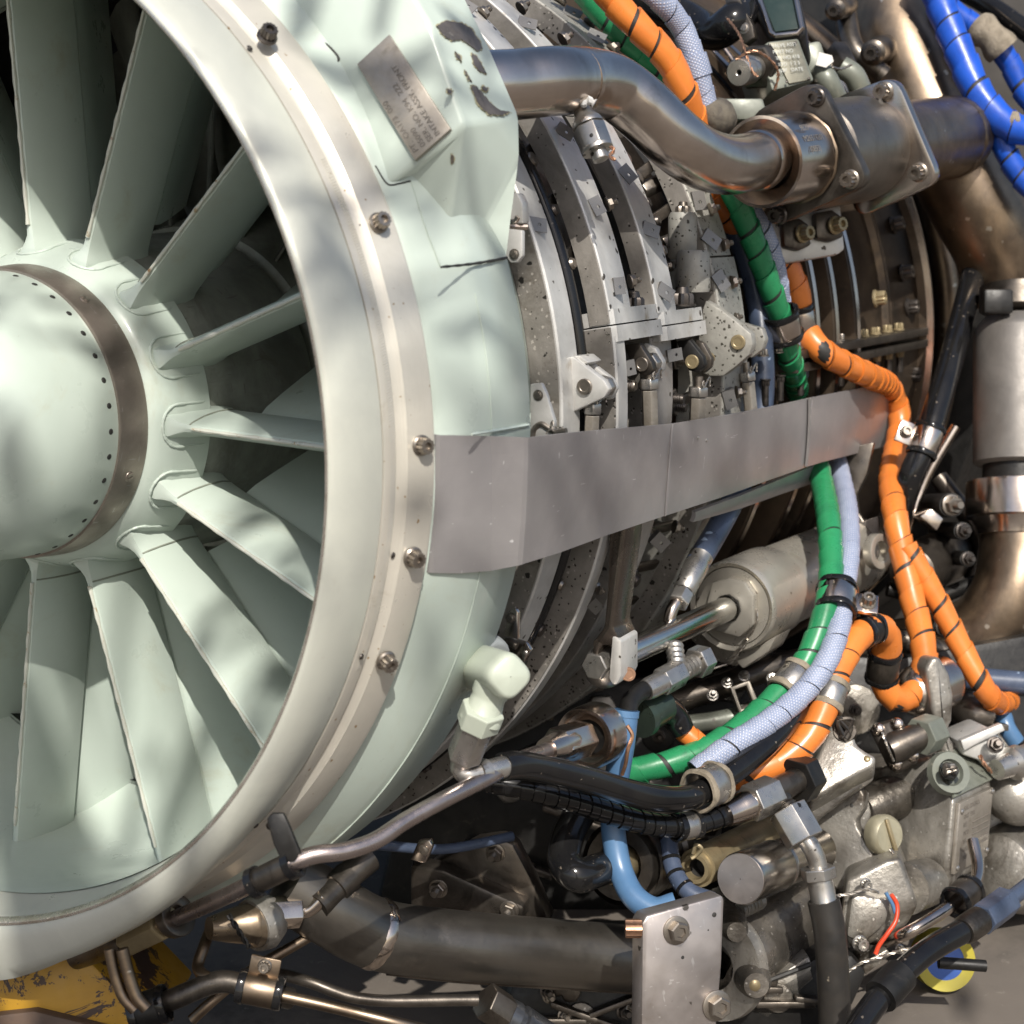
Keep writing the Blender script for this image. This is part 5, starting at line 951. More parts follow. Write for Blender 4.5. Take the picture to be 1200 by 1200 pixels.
# ================================================================ engine background mass
AG = T('accessory_gearbox', 'oily dark accessory gearbox hanging below the engine in deep shade', 'gearbox', D(800, 950, 4.9))
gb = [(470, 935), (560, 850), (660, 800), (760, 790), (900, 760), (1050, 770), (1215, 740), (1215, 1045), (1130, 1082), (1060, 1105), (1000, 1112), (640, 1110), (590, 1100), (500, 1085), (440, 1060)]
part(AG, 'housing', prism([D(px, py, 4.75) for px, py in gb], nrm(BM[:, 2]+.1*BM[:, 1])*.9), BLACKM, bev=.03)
for k in range(46):                                     # casting ribs, studs and cover plates on its face
    px, py = 560+random.random()*620, 800+random.random()*250
    o = D(px, py, 4.74-.05*random.random()); t = random.random()
    if t < .4: part(AG, 'cover_plate', cyl(o, o+BM[:, 2]*.06, pxl(o, random.uniform(14, 30)), random.choice((6, 20, 24))), random.choice((DARKST, BLACKM, CASTAL)), bev=.006); fix(AG, 'hexnut', 'nut', o, -BM[:, 2], pxl(o, 7), BOLTD)
    elif t < .7: fix(AG, 'hexnut', 'nut', o, -BM[:, 2]+.3*BM[:, 0], pxl(o, random.uniform(6, 11)), random.choice((BOLTD, BOLTM)))
    else: part(AG, 'casting_rib', box(o, BM[:, 0]+(.5-random.random())*BM[:, 1], BM[:, 1], BM[:, 2], random.uniform(.1, .3), .02, .07), DARKST, bev=.004)
part(HC, 'bypass_duct', rev([(4.3, 1.2), (4.4, 2.55), (6.2, 2.6), (6.2, .4)], n=80), mat('dull_rear_skin', (.10, .09, .08), (.06, .055, .05), metal=.5, rough=.5, sc_=4))
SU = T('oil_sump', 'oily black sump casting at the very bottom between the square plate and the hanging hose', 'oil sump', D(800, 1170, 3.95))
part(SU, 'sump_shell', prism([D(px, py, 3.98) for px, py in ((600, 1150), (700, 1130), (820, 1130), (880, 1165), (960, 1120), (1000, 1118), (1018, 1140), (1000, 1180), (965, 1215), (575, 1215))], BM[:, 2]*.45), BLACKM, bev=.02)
for k in range(22):
    o = D(640+random.random()*350, 1150+random.random()*45, 3.97); t = random.random()
    if t < .4: part(SU, 'cover_plate', cyl(o, o+BM[:, 2]*.05, pxl(o, random.uniform(10, 20)), random.choice((6, 20))), random.choice((DARKST, CASTDK)), bev=.005)
    elif t < .75: fix(SU, 'hexnut', 'nut', o, -BM[:, 2]+.3*BM[:, 0], pxl(o, random.uniform(5, 9)), random.choice((BOLTD, BOLTM)))
    else: part(SU, 'casting_rib', box(o, BM[:, 0]+(.5-random.random())*BM[:, 1], BM[:, 1], BM[:, 2], random.uniform(.08, .2), .016, .05), DARKST, bev=.004)
# dark bracket with three bolts under the intake
TB_ = T('engine_mount', 'dark three bolt mounting bracket in the shade under the black hoses', 'bracket', D(570, 1030, 3.95))
n_ = nrm(CAMDIR-.3*BM[:, 0]+.2*BM[:, 1]); o = D(570, 1030, 3.9)
part(TB_, 'mount_plate', prism([PL(px, py, o, n_) for px, py in ((500, 1014), (530, 1000), (556, 986), (585, 982), (601, 990), (622, 1030), (645, 1082), (500, 1082))], -n_*.06), DARKST, bev=.012)
part(TB_, 'mount_rib', prism([PL(px, py, o+n_*.05, n_) for px, py in ((480, 1012), (520, 1020), (590, 1052), (614, 1062), (612, 1082), (480, 1082))], -n_*.06), DARKST, bev=.012)
for px, py, h in ((581, 999, 0), (514, 1041, .05), (597, 1066, .05)): p = PL(px, py, o+n_*h, n_); fix(TB_, 'hexnut', 'nut', p, n_, pxl(p, 10), BOLTM)
hose('rubber_elbow', 'glossy black rubber elbow hose in front of the dark pulley', 'hose', [(678, 955, 3.75), (664, 985, 3.7), (662, 1012, 3.66), (676, 1026, 3.64), (700, 1020, 3.7), (722, 1012, 3.78)], 40, RUBBER, 'black hoses')
PU = T('ringed_pulley', 'round ringed drum behind the blue sleeve', 'pulley', D(742, 1005, 3.85))
a, b = D(722, 1015, 3.78), D(790, 985, 4.1); pr = pxl(a, 50)
part(PU, 'drum', rev([(.05, pr*.3), (.06, pr*.5), (.02, pr*.55), (.02, pr*.85), (.06, pr*.88), (.06, pr*.95), (.03, pr), (.12, pr*1.02), (.14, pr*.9), (.2, pr*.9), (.21, pr), (.25, pr)], a, b-a, 44), DARKST, sharp=30)
part(PU, 'hub_ring', rev([(-.03, pr*.30), (-.03, pr*.38), (.08, pr*.40), (.08, pr*.3)], a, b-a, 32, loop=True), BRASS)
c = T('banded_blue_hose', 'light blue hose with black tape bands beside the square plate', 'hose', D(784, 985, 3.78))
P = cr(DP([(783, 960, 3.85), (784, 990, 3.8), (790, 1020, 3.76), (806, 1044, 3.72), (835, 1056, 3.7)]), 8); part(c, 'sleeve', tube(P, pxl(P[8], 10.5), 16), NAVYB)
for i in (6, 12, 17, 22): part(c, 'tape_band', tube(P[i:i+2], pxl(P[8], 11.5), 16), RUBBER)
# ================================================================ exhaust duct and the square plate
ED = T('lower_duct', 'wide dark steel duct lying along the bottom with a welded bend', 'duct', D(450, 1085, 3.6))
dr = pxl(D(560, 1110, 3.7), 40)
part(ED, 'duct_wall', tube(cr(DP([(335, 1035, 3.5), (385, 1065, 3.53), (425, 1088, 3.57), (455, 1098, 3.6), (500, 1104, 3.65), (560, 1110, 3.7), (640, 1116, 3.78), (720, 1122, 3.85), (800, 1128, 3.92)]), 9), dr, 40), mat('dull_duct_steel', (.155, .14, .12), (.11, .10, .088), metal=.85, rough=.38, sc_=9, dirt=[((.24, .21, .18), 8, .55, .8), ((.06, .05, .042), 20, .58, .78)], uvbrush=(14, 300, .08)), sharp=60)
part(ED, 'weld_bead', rev([(-.012, dr), (-.004, dr*1.035), (.006, dr*1.03), (.014, dr)], D(440, 1094, 3.585), D(455, 1098, 3.6)-D(425, 1088, 3.57), 44, wob=lambda t, a: .008*math.sin(a*31)), STEEL)
part(ED, 'seam_strip', tube(cr([p+np.array([0, 0, -dr*.93])-BM[:, 2]*dr*.38 for p in cr(DP([(455, 1098, 3.6), (500, 1104, 3.65), (600, 1113, 3.74), (740, 1123, 3.87)]), 6)], 2), .010, 8), DARKST)
SQ = T('square_plate', 'bare steel square end plate with bolts standing in front of the duct', 'bracket plate', D(800, 1130, 3.45))
n_ = nrm(CAMDIR+.38*BM[:, 0]); o = D(800, 1130, 3.5)
SQM = mat('pinkish_plate_steel', (.42, .38, .36), (.34, .305, .285), metal=.8, rough=.42, sc_=14, dirt=((.26, .22, .19), 12, .55, .8), scr=((.52, .49, .47), 30, .69, .74), spk=((.08, .07, .06), 150, .74, .78))
part(SQ, 'plate', prism([PL(px, py, o, n_) for px, py in ((753, 1082), (758, 1073), (846, 1049), (849, 1054), (846, 1130), (839, 1215), (752, 1215))], -n_*.055), SQM, bev=.006)
p = PL(792, 1090, o, n_); fix(SQ, 'hexbolt', 'bolt', p, n_, pxl(p, 13.5), BOLTM); p = PL(839, 1178, o, n_); fix(SQ, 'hexbolt', 'bolt', p, n_, pxl(p, 14.5), BOLTM)
for q in ((837, 1072, 7), (800, 1122, 5), (830, 1090, 2.5), (798, 1095, 2)): p = PL(q[0], q[1], o, n_); fix(SQ, 'rivet', 'hole', p, n_, pxl(p, q[2]), TINW, sink=.58)
p = D(752, 1088, 3.48); part(SQ, 'splined_nut', stack([[p-BM[:, 0]*z_+BM[:, 1]*v[0]*pxl(p, 11)+BM[:, 2]*v[1]*pxl(p, 11) for v in _star(10, 1, .85, 0)] for z_ in (0, .035)]), COPPER)
# ================================================================ gearbox accessories, lower right
FL = T('silver_filter', 'polished silver filter canister with a flat round end beside the square plate', 'filter', D(868, 1029, 3.75))
a, b = D(868, 1030, 3.74), D(955, 996, 4.14); fr_ = pxl(a, 31); FM = mat('polished_filter_steel', (.52, .48, .43), (.43, .39, .35), metal=1, rough=.22, rv=.07, sc_=16, dirt=((.25, .21, .17), 18, .6, .8), uvbrush=(20, 700, .1)); fl_ = np.linalg.norm(b-a)
part(FL, 'canister', rev([(0, .001), (0, fr_*.96), (.008, fr_), (.20, fr_), (.205, fr_*.97), (.21, fr_), (.22, fr_*.94), (fl_, fr_*.94)], a, b-a, 48), FM, sharp=30)
part(FL, 'end_disc', rev([(-.003, .001), (-.003, fr_*.93), (.002, fr_*.955)], a, b-a, 40), SQM)
part(FL, 'rim_line', rev([(.195, fr_*1.0), (.2, fr_*1.02), (.205, fr_)], a, b-a, 48), NICKEL)
TC = T('tan_cylinder', 'brassy tan cylinder with a dark bore behind the silver filter', 'cylinder', D(815, 1018, 3.85))
a, b = D(815, 1018, 3.84), D(880, 985, 4.15); tr = pxl(a, 23)
part(TC, 'cylinder_wall', rev([(.02, tr*.5), (-.005, tr*.55), (-.005, tr*.75), (.01, tr*.85), (.01, tr*1.0), (.5, tr*1.0)], a, b-a, 36), BRASS, sharp=30); part(TC, 'bore', rev([(0, tr*.58), (.05, tr*.4), (.05, .001)], a, b-a, 24), TINW)
part(TC, 'wire_loop', tube(cr(DP([(812, 1000, 3.78), (816, 990, 3.77), (822, 994, 3.77), (816, 1002, 3.78), (810, 1006, 3.78)]), 5), .005, 6), BRASS)
PM = T('fuel_pump', 'lumpy grey cast fuel pump body below the silver filter', 'pump', D(880, 1110, 4.1))
a, b = D(838, 1128, 3.95), D(968, 1062, 4.4); q = pxl(a, 1)
part(PM, 'pump_body', rev([(0, 20*q), (.01, 58*q), (.06, 62*q), (.10, 56*q), (.2, 54*q), (.3, 64*q), (.42, 66*q), (.5, 56*q), (.62, 50*q)], a, b-a, 56, wob=lambda t, an: .07*math.sin(an*3+t*5)+.05*math.sin(an*5-t*9)+.10*math.exp(-((an-4.4)**2)/.2-((t-.22)/.1)**2)), CASTDK, sharp=70)
part(PM, 'end_flange', rev([(-.02, 30*q), (-.02, 66*q), (.0, 68*q), (.02, 66*q), (.02, 30*q)], a, b-a, 44), CASTAL, sharp=30)
for px, py, rr in ((885, 1152, 19), (862, 1090, 15)):
    p = D(px, py, dep(a)-.10); part(PM, 'boss', turned(p+BM[:, 2]*.25, p-BM[:, 2]*.02, [(0, q*rr*1.5), (.7, q*rr*1.2), (.9, q*rr), (1, q*rr*.75)], 24), CASTDK, sharp=60)
    if py > 1100: fix(PM, 'rivet', 'boss_hole', p-BM[:, 2]*.022, -BM[:, 2]+.2*BM[:, 0], q*rr*.45, BRASS, sink=.55)
part(PM, 'pump_foot', prism([D(px, py, 3.98) for px, py in ((868, 1182), (905, 1148), (948, 1120), (957, 1148), (930, 1172), (900, 1196))], BM[:, 2]*.25), CASTAL, bev=.008)
part(PM, 'parting_line', tube(DP([(893, 1152, 3.97), (950, 1130, 3.97)]), .006, 6), TINW)
for k in range(9): part(PM, 'thread_ring', rev([(0, .001), (0, q*(9)), (.012, q*10), (.02, q*9)], D(866+4*k, 1068-2*k, 3.93+.004*k), b-a, 16), CASTAL) if k < 6 else None
TH = T('tee_fitting', 'oily steel tee with two big hexagon nuts joining the ribbed hose and the lower hose', 'pipe tee', D(900, 932, 3.85))
q = pxl(D(900, 932, 3.85), 1)
part(TH, 'ferrule', turned(D(850, 955, 3.79), D(884, 940, 3.84), [(0, q*14), (.5, q*16), (.55, q*17), (1, q*17)]), STEEL)
hexfit(TH, D(878, 942, 3.83), D(906, 929, 3.88), 46, NICKEL)
part(TH, 'tee_body', turned(D(900, 932, 3.87), D(938, 912, 3.96), [(0, q*14), (.4, q*16), (.7, q*15), (1, q*15)]), DARKST)
hexfit(TH, D(932, 916, 3.95), D(946, 909, 3.99), 56, BLACKM)
part(TH, 'tee_leg', turned(D(906, 926, 3.9), D(928, 955, 3.86), [(0, q*13), (.5, q*14), (.6, q*12), (.7, q*14), (.8, q*12), (1, q*14)]), DARKST)
hexfit(TH, D(922, 948, 3.86), D(944, 986, 3.83), 48, NICKEL)
part(TH, 'bent_tube', tube(cr(DP([(938, 976, 3.84), (950, 992, 3.83), (957, 1008, 3.83), (960, 1026, 3.83)]), 6), q*11, 18), NICKEL)
hexfit(TH, D(958, 1016, 3.83), D(960, 1030, 3.83), 42, NICKEL)
part(TH, 'hose_ferrule', turned(D(960, 1028, 3.83), D(966, 1058, 3.83), [(0, q*14), (.3, q*15), (.9, q*15), (1, q*16.5)]), NICKEL)
hose('rubber_hose', 'thick matt black hose hanging straight down from the steel tee', 'hose', [(965, 1055, 3.83), (972, 1090, 3.83), (976, 1140, 3.84), (979, 1230, 3.86)], 38, mat('matt_black_hose', (.018, .017, .016), (.03, .026, .022), rough=.42, sc_=30, spk=((.2, .17, .13), 150, .74, .78)), 'black hoses')
# fuel control unit
FU = T('fuel_control_unit', 'large grey cast fuel control unit with a riveted data plate on its right face', 'control unit', D(1110, 990, 4.25))
At, Ab, Bt, Bb = D(1117, 936, 4.22), D(1109, 1043, 4.22), D(1163, 914, 4.42), D(1155, 1013, 4.42)
Ct, Cb = D(1010, 905, 4.42), D(1030, 1032, 4.45); bk = BM[:, 2]*.4
Tt, Tu = D(1092, 884, 4.34), D(1135, 876, 4.55)
g = G(); g.add([At, Ab, Bb, Bt, Ct, Cb, Ct+bk, Cb+bk, Bt+bk, Bb+bk, Tt, Tu, D(1068, 1052, 4.3)], [(0, 1, 2, 3), (0, 10, 4, 5, 12, 1), (0, 3, 11, 10), (4, 10, 11, 8, 6), (3, 2, 9, 8, 11), (1, 12, 5, 7, 9, 2), (4, 6, 7, 5), (6, 8, 9, 7)])
part(FU, 'cast_body', g, CASTAL, bev=.018, sharp=50, seg=3)
fn = nrm(np.cross(Ab-At, Bt-At)); fn = fn if np.dot(fn, CAMDIR) > 0 else -fn
pq = [At+(Bt-At)*u+(Ab-At)*v+fn*.012 for u, v in ((.08, .06), (.93, .06), (.90, .84), (.06, .84))]
fp_ = part(FU, 'data_plate', prism(pq, -fn*.012), PLATE, bev=.003)
xd = nrm(pq[1]-pq[0]); yd = nrm(np.cross(fn, xd)); hh = np.linalg.norm(pq[3]-pq[0]); ww = np.linalg.norm(pq[1]-pq[0])
text(fp_, 'plate_lettering', ['FUEL CONTROL', 'UNIT  TYPE', 'REF', 'MOD', 'SER', 'DATE', 'INSP'], pq[0]+xd*ww*.1-yd*hh*.13, xd, yd, hh*.095, INK, lead=1.25, depth=.002, sx=.8)
for k in range(5): 
    c_ = pq[0]+xd*ww*.62-yd*hh*(.36+.09*k)+fn*.001; part(fp_, 'ruled_line', box(c_, xd, yd, fn, ww*.5, hh*.008, .004), INK)
for u, v in ((.13, .16), (.90, .10), (.12, .78), (.86, .76)): p = At+(Bt-At)*u+(Ab-At)*v+fn*.013; fix(fp_, 'rivet', 'rivet', p, fn, pxl(p, 3.4), NICKEL)
tn = nrm(np.cross(Tt-At, Bt-At)); tn = tn if np.dot(tn, CAMDIR) > 0 else -tn
tc_ = (At+Bt+Tt)/3+tn*.0; q = pxl(At, 1)
part(FU, 'top_plate', prism([At+tn*.008, Bt+tn*.008, Tu+tn*.008, Tt+tn*.008], -tn*.012), GREYP, bev=.004)
part(FU, 'plug_seat', rev([(0, q*14), (.012, q*16), (.012, q*24), (-.01, q*26)], D(1112, 906, 4.24), nrm(tn*.6+CAMDIR), 32), GREYP, sharp=30)
part(FU, 'plug_nut', cyl(D(1112, 906, 4.27), D(1113, 903, 4.18), q*11, 6), BLACKM, bev=.004)
part(FU, 'wire_knot', tube(cr([D(1112+8*math.cos(k*2.1), 902+6*math.sin(k*2.7), 4.17) for k in range(9)], 5), .006, 6), DARKST)
for (pts, k_, th) in (([(935, 940), (1008, 908), (1024, 900), (1026, 915), (960, 962), (950, 985)], 4.2, .3), ([(985, 960), (1010, 935), (1035, 935), (1000, 1000), (1030, 1060), (1010, 1075), (982, 1060), (960, 1075), (955, 1010)], 4.32, .25)):
    part(FU, 'cast_lug', prism([D(px, py, k_) for px, py in pts], BM[:, 2]*th), CASTAL, bev=.014, seg=3)
part(FU, 'cast_neck', turned(D(1012, 948, 4.34), D(1100, 912, 4.5), [(0, q*16), (.1, q*24), (.5, q*30), (1, q*44)], 28), CASTDK)
n6 = nrm(CAMDIR-.5*BM[:, 0]-.1*BM[:, 1]); o6 = D(1000, 985, 4.22)
part(FU, 'flat_web', prism([PL(px, py, o6, n6) for px, py in ((944, 946), (975, 932), (1008, 923), (1013, 932), (1012, 948), (1003, 962), (1005, 970), (1030, 1014), (1044, 1036), (1030, 1050), (985, 1052), (958, 1062), (952, 1000))], -n6*.05), CASTAL, bev=.007, seg=3)
for px, py, r_ in ((998, 944, 5.5), (968, 985, 4), (962, 1040, 5)): p = PL(px, py, o6, n6); fix(FU, 'rivet', 'drilled_hole', p, n6, pxl(p, r_), TINW, sink=.58)
for px, py, r_ in ((958, 940, 7), (1020, 1020, 7)): p = PL(px, py, o6+n6*.004, n6); fix(FU, 'bolt12', 'bolt', p, n6, pxl(p, r_), NICKEL)
n7 = nrm(CAMDIR-.2*BM[:, 0]-.55*BM[:, 1]); o7 = D(980, 880, 4.06)
part(FU, 'slab_lug', prism([PL(px, py, o7, n7) for px, py in ((938, 918), (957, 888), (972, 848), (986, 838), (998, 850), (1003, 872), (1014, 880), (1027, 887), (1024, 898), (1006, 906), (975, 924), (948, 940))], -n7*.10), CASTAL, bev=.010, seg=3)
p = PL(1016, 889, o7+n7*.003, n7); fix(FU, 'rivet', 'drilled_hole', p, n7, pxl(p, 4.5), BRASS, sink=.55)
p = PL(990, 857, o7+n7*.002, n7); part(FU, 'seal_disc', rev([(-.02, .001), (.004, .001), (.004, pxl(p, 13)), (-.02, pxl(p, 14))], p, n7, 26), DARKST); part(FU, 'wire_knot', tube(cr([p+n7*.02+BM[:, 0]*.02*math.sin(k*2.3)+BM[:, 1]*.03*math.cos(k*1.7) for k in range(9)], 4), .006, 6), DARKST)
PLG = T('capped_plug', 'round pale yellowish plug wired across its face on the control unit', 'plug', D(1040, 978, 4.2))
a = D(1041, 979, 4.18); pn = nrm(CAMDIR+.55*BM[:, 0]*1-.1*BM[:, 1]); part(PLG, 'plug_cap', rev([(-.035, q*23), (-.012, q*24), (0, q*22), (.006, q*19), (.006, .001)], a, pn, 36), mat('yellowish_plug', (.38, .35, .25), (.30, .275, .195), metal=.35, rough=.42, sc_=30, dirt=((.28, .22, .13), 30, .58, .8)), sharp=30)
sx_ = nrm(np.cross(pn, BM[:, 1])); part(PLG, 'slot_bar', box(a+pn*.012, BM[:, 1]+.3*BM[:, 0], pn, np.cross(pn, BM[:, 1]), q*40, .008, q*5), BRASS, bev=.002)
part(PLG, 'lock_wire', twist(cr(DP([(1043, 995, 4.14), (1052, 1008, 4.12), (1050, 1025, 4.1), (1046, 1040, 4.08), (1034, 1046, 4.08)]), 6), .0050, 6), WIRE)
SO = T('solenoid_block', 'grey machined solenoid block with hexagon socket screws and a red wire', 'solenoid', D(1040, 1060, 4.05))
part(SO, 'machined_block', prism([D(px, py, 4.06) for px, py in ((992, 1032), (1040, 1008), (1056, 1006), (1076, 1062), (1062, 1086), (1010, 1112), (996, 1112), (985, 1086))], BM[:, 2]*.3+BM[:, 0]*.06), CASTAL, bev=.012, seg=3)
part(SO, 'raised_face', prism([D(px, py, 4.03) for px, py in ((998, 1050), (1018, 1048), (1030, 1054), (1047, 1050), (1038, 1084), (1012, 1106), (992, 1098))], BM[:, 2]*.1), CASTAL, bev=.01)
part(SO, 'lower_block', prism([D(px, py, 4.0) for px, py in ((1010, 1130), (1040, 1112), (1044, 1120), (1014, 1143))], BM[:, 2]*.12), CASTAL, bev=.005)
part(SO, 'end_plug', turned(D(1060, 1042, 4.15), D(1096, 1030, 4.3), [(0, q*30), (.7, q*28), (.75, q*18), (1, q*15)], 28), CASTAL, sharp=40)
for px, py, r_ in ((1014, 1036, 7), (1007, 1105, 9.5), (1054, 1112, 6)): p = D(px, py, 4.02); fix(SO, 'bolt12', 'socket_screw', p, nrm(CAMDIR+.25*BM[:, 0]), pxl(p, r_), NICKEL)
part(SO, 'lock_wire', twist(cr(DP([(980, 1050, 4.0), (998, 1047, 4.0), (1012, 1042, 4.0), (1030, 1046, 4.0)]), 6), .0050, 6), WIRE)
part(SO, 'lock_wire', twist(cr(DP([(992, 1140, 3.98), (1010, 1128, 3.98), (1030, 1122, 3.98), (1055, 1114, 3.98), (1068, 1111, 3.98)]), 6), .005, 6), WIRE)
part(SO, 'red_wire', tube(cr(DP([(1044, 1048, 4.0), (1051, 1060, 4.0), (1050, 1078, 3.99), (1040, 1094, 3.98), (1030, 1108, 3.98), (1026, 1118, 3.98)]), 7), q*2.6, 10), RED)
part(SO, 'pale_wire', tube(cr(DP([(1038, 1046, 4.0), (1046, 1060, 4.0), (1049, 1070, 4.0)]), 6), q*2.2, 10), SKYB)
# pipe flange, hook arm and small castings at the right
PF = T('pipe_flange', 'small four bolt pipe flange with stub on top of the control unit', 'pipe flange', D(1050, 880, 4.3))
n_ = nrm(CAMDIR-.35*BM[:, 0]-.1*BM[:, 1]); o = D(1045, 880, 4.3)
part(PF, 'flange_plate', prism([PL(px, py, o, n_) for px, py in ((1018, 855), (1026, 848), (1048, 842), (1060, 850), (1074, 880), (1074, 895), (1050, 908), (1040, 900))], -n_*.05), DARKST, bev=.01, seg=3)
for px, py in ((1029, 855), (1051, 849), (1050, 895), (1069, 885)): p = PL(px, py, o, n_); fix(PF, 'rivet', 'dome_bolt', p, n_, pxl(p, 8), STEEL)
part(PF, 'stub', turned(D(1040, 880, 4.27), D(1084, 860, 4.3), [(0, q*17), (.2, q*19), (.8, q*17), (1, q*17)]), DARKST)
hexfit(PF, D(1077, 864, 4.28), D(1094, 857, 4.33), 46, GREYP)
part(PF, 'lock_wire', twist(cr(DP([(1034, 858, 4.22), (1040, 875, 4.2), (1047, 892, 4.22)]), 5), .004, 6), WIRE)
HK = T('hook_arm', 'curved polished hook shaped arm below the small orange loop', 'arm', D(1105, 820, 4.4))
o = D(1108, 830, 4.42); n_ = nrm(CAMDIR+.15*BM[:, 0])
part(HK, 'arm_blade', prism([PL(px, py, o, n_) for px, py in ((1092, 770), (1102, 770), (1113, 790), (1118, 815), (1116, 845), (1110, 858), (1118, 872), (1122, 900), (1112, 902), (1104, 880), (1102, 858), (1094, 846), (1090, 815), (1084, 785))], -n_*.12), CASTAL, bev=.012, seg=3)
part(HK, 'round_casting', turned(D(1062, 815, 4.45), D(1100, 800, 4.6), [(0, q*8), (.08, q*22), (.3, q*32), (1, q*36)], 36), STEEL)
hose('coolant_tube', 'bluish steel tube lying across behind the orange branch at the right', 'tube', [(1105, 792, 4.75), (1150, 796, 4.75), (1195, 800, 4.75), (1230, 802, 4.75)], 27, NAVYB)
for i, (pts, w_, m_, lb) in enumerate((([(1118, 825, 4.8), (1142, 835, 4.7), (1158, 838, 4.7)], 44, DARKST, 'dark round motor end behind the hook arm'), ([(1175, 825, 4.8), (1178, 850, 4.75), (1190, 870, 4.75)], 22, SKYB, 'pale blue bent hose end at the right edge'))): hose('motor_end' if i == 0 else 'bent_hose', lb, 'motor' if i == 0 else 'hose', pts, w_, m_)
VB = T('valve_block', 'bright machined valve block with a clipped pipe at the right edge', 'valve block', D(1145, 880, 4.45))
part(VB, 'block', prism([D(px, py, 4.42) for px, py in ((1122, 868), (1160, 852), (1176, 868), (1192, 900), (1164, 912), (1150, 892), (1128, 885))], BM[:, 2]*.2), PALE, bev=.01)
part(VB, 'clip_plate', prism([D(px, py, 4.40) for px, py in ((1126, 868), (1174, 848), (1178, 856), (1144, 872), (1130, 880))], BM[:, 2]*.03), PALE, bev=.003)
part(VB, 'outlet_pipe', turned(D(1168, 902, 4.38), D(1240, 874, 4.5), [(0, q*13), (.2, q*15), (.25, q*21), (.35, q*21), (.36, q*17), (1, q*17)]), NICKEL)
fix(VB, 'hexnut', 'nut', D(1166, 873, 4.38), nrm(CAMDIR-.3*BM[:, 1]), q*9, BOLTD); part(VB, 'lock_wire', twist(cr(DP([(1148, 885, 4.36), (1154, 896, 4.35), (1162, 905, 4.36)]), 5), .006, 6), COPPER)
RC = T('round_casting', 'rounded grey cast housing at the right edge behind the control unit', 'housing', D(1185, 950, 4.6))
part(RC, 'cast_dome', turned(D(1172, 940, 4.45), D(1240, 900, 4.7), [(0, q*10), (.05, q*26), (.2, q*40), (1, q*48)], 36), CASTAL)
part(RC, 'cast_dome', turned(D(1165, 1025, 4.5), D(1240, 1000, 4.8), [(0, q*30), (.06, q*48), (.4, q*62), (1, q*66)], 36), CASTAL)
part(RC, 'support_web', prism([D(px, py, 4.62) for px, py in ((1160, 945), (1215, 930), (1215, 1060), (1165, 1065), (1150, 1010))], BM[:, 2]*.3), CASTAL, bev=.02)
# clutter between the actuator and the gearbox, and behind the orange loops
for i, (pts, w_, m_, lb) in enumerate((
    ([(790, 822, 4.5), (840, 806, 4.5), (905, 782, 4.55), (960, 770, 4.6)], 30, DARKST, 'oily pipe lying behind the green conduit below the actuator'),
    ([(770, 800, 4.6), (830, 785, 4.55), (900, 760, 4.55)], 12, STEEL, 'thin steel pipe just below the actuator'),
    ([(800, 850, 4.45), (860, 840, 4.45), (920, 815, 4.5)], 22, GREYP, 'dull green pipe under the oily pipe'),
    ([(1100, 560, 5.2), (1130, 600, 5.15), (1150, 640, 5.1), (1140, 680, 5.1)], 22, DARKST, 'dark bent pipe behind the grey canister'),
    ([(1040, 690, 4.95), (1090, 700, 4.95), (1150, 680, 5.0)], 18, BLACKM, 'black line behind the orange branch'),
    ([(1000, 760, 4.8), (1060, 750, 4.8), (1120, 770, 4.8)], 26, DARKST, 'dark pipe behind the small orange loop'))):
    hose('engine_pipe', lb, 'pipe', pts, w_, m_, 'dark pipes behind the conduits')
FH = T('filter_housing', 'dark rounded housing behind the orange conduit below the black hose', 'housing', D(1085, 660, 5.0))
part(FH, 'housing_body', turned(D(1065, 672, 4.85), D(1120, 645, 5.2), [(0, q*14), (.06, q*32), (.3, q*38), (1, q*38)], 36), DARKST, sharp=40)
part(FH, 'housing_strap', prism([D(px, py, 4.82) for px, py in ((1078, 605), (1092, 596), (1106, 608), (1098, 622))], BM[:, 2]*.1), STEEL, bev=.004)
for px, py, r_, m_ in ((1115, 592, 11, BOLTM), (1128, 622, 8, BOLTD), (1105, 735, 9, BOLTD), (1134, 655, 7, BOLTD)): p = D(px, py, 4.84); fix(FH, 'hexnut', 'nut', p, nrm(CAMDIR+.3*BM[:, 0]), pxl(p, r_), m_); part(FH, 'nut_boss', cyl(p, p+BM[:, 2]*.3, pxl(p, r_*1.3), 20), BLACKM)
KB = T('pipe_bracket', 'bent metal bracket with a square opening below the actuator', 'bracket', D(868, 815, 4.4))
part(KB, 'bracket_frame', ringplate([D(*c_, 4.38) for c_ in ((856, 806), (878, 797), (890, 826), (868, 838))], [D(*c_, 4.38) for c_ in ((861, 808), (875, 803), (884, 825), (869, 832))], BM[:, 2]*.06), PLATE, bev=.002)
for px, py in ((852, 800), (872, 792), (905, 795), (835, 815)): p = D(px, py, 4.4); fix(KB, 'hexnut', 'nut', p, nrm(CAMDIR-.5*BM[:, 1]), pxl(p, 6), NICKEL)
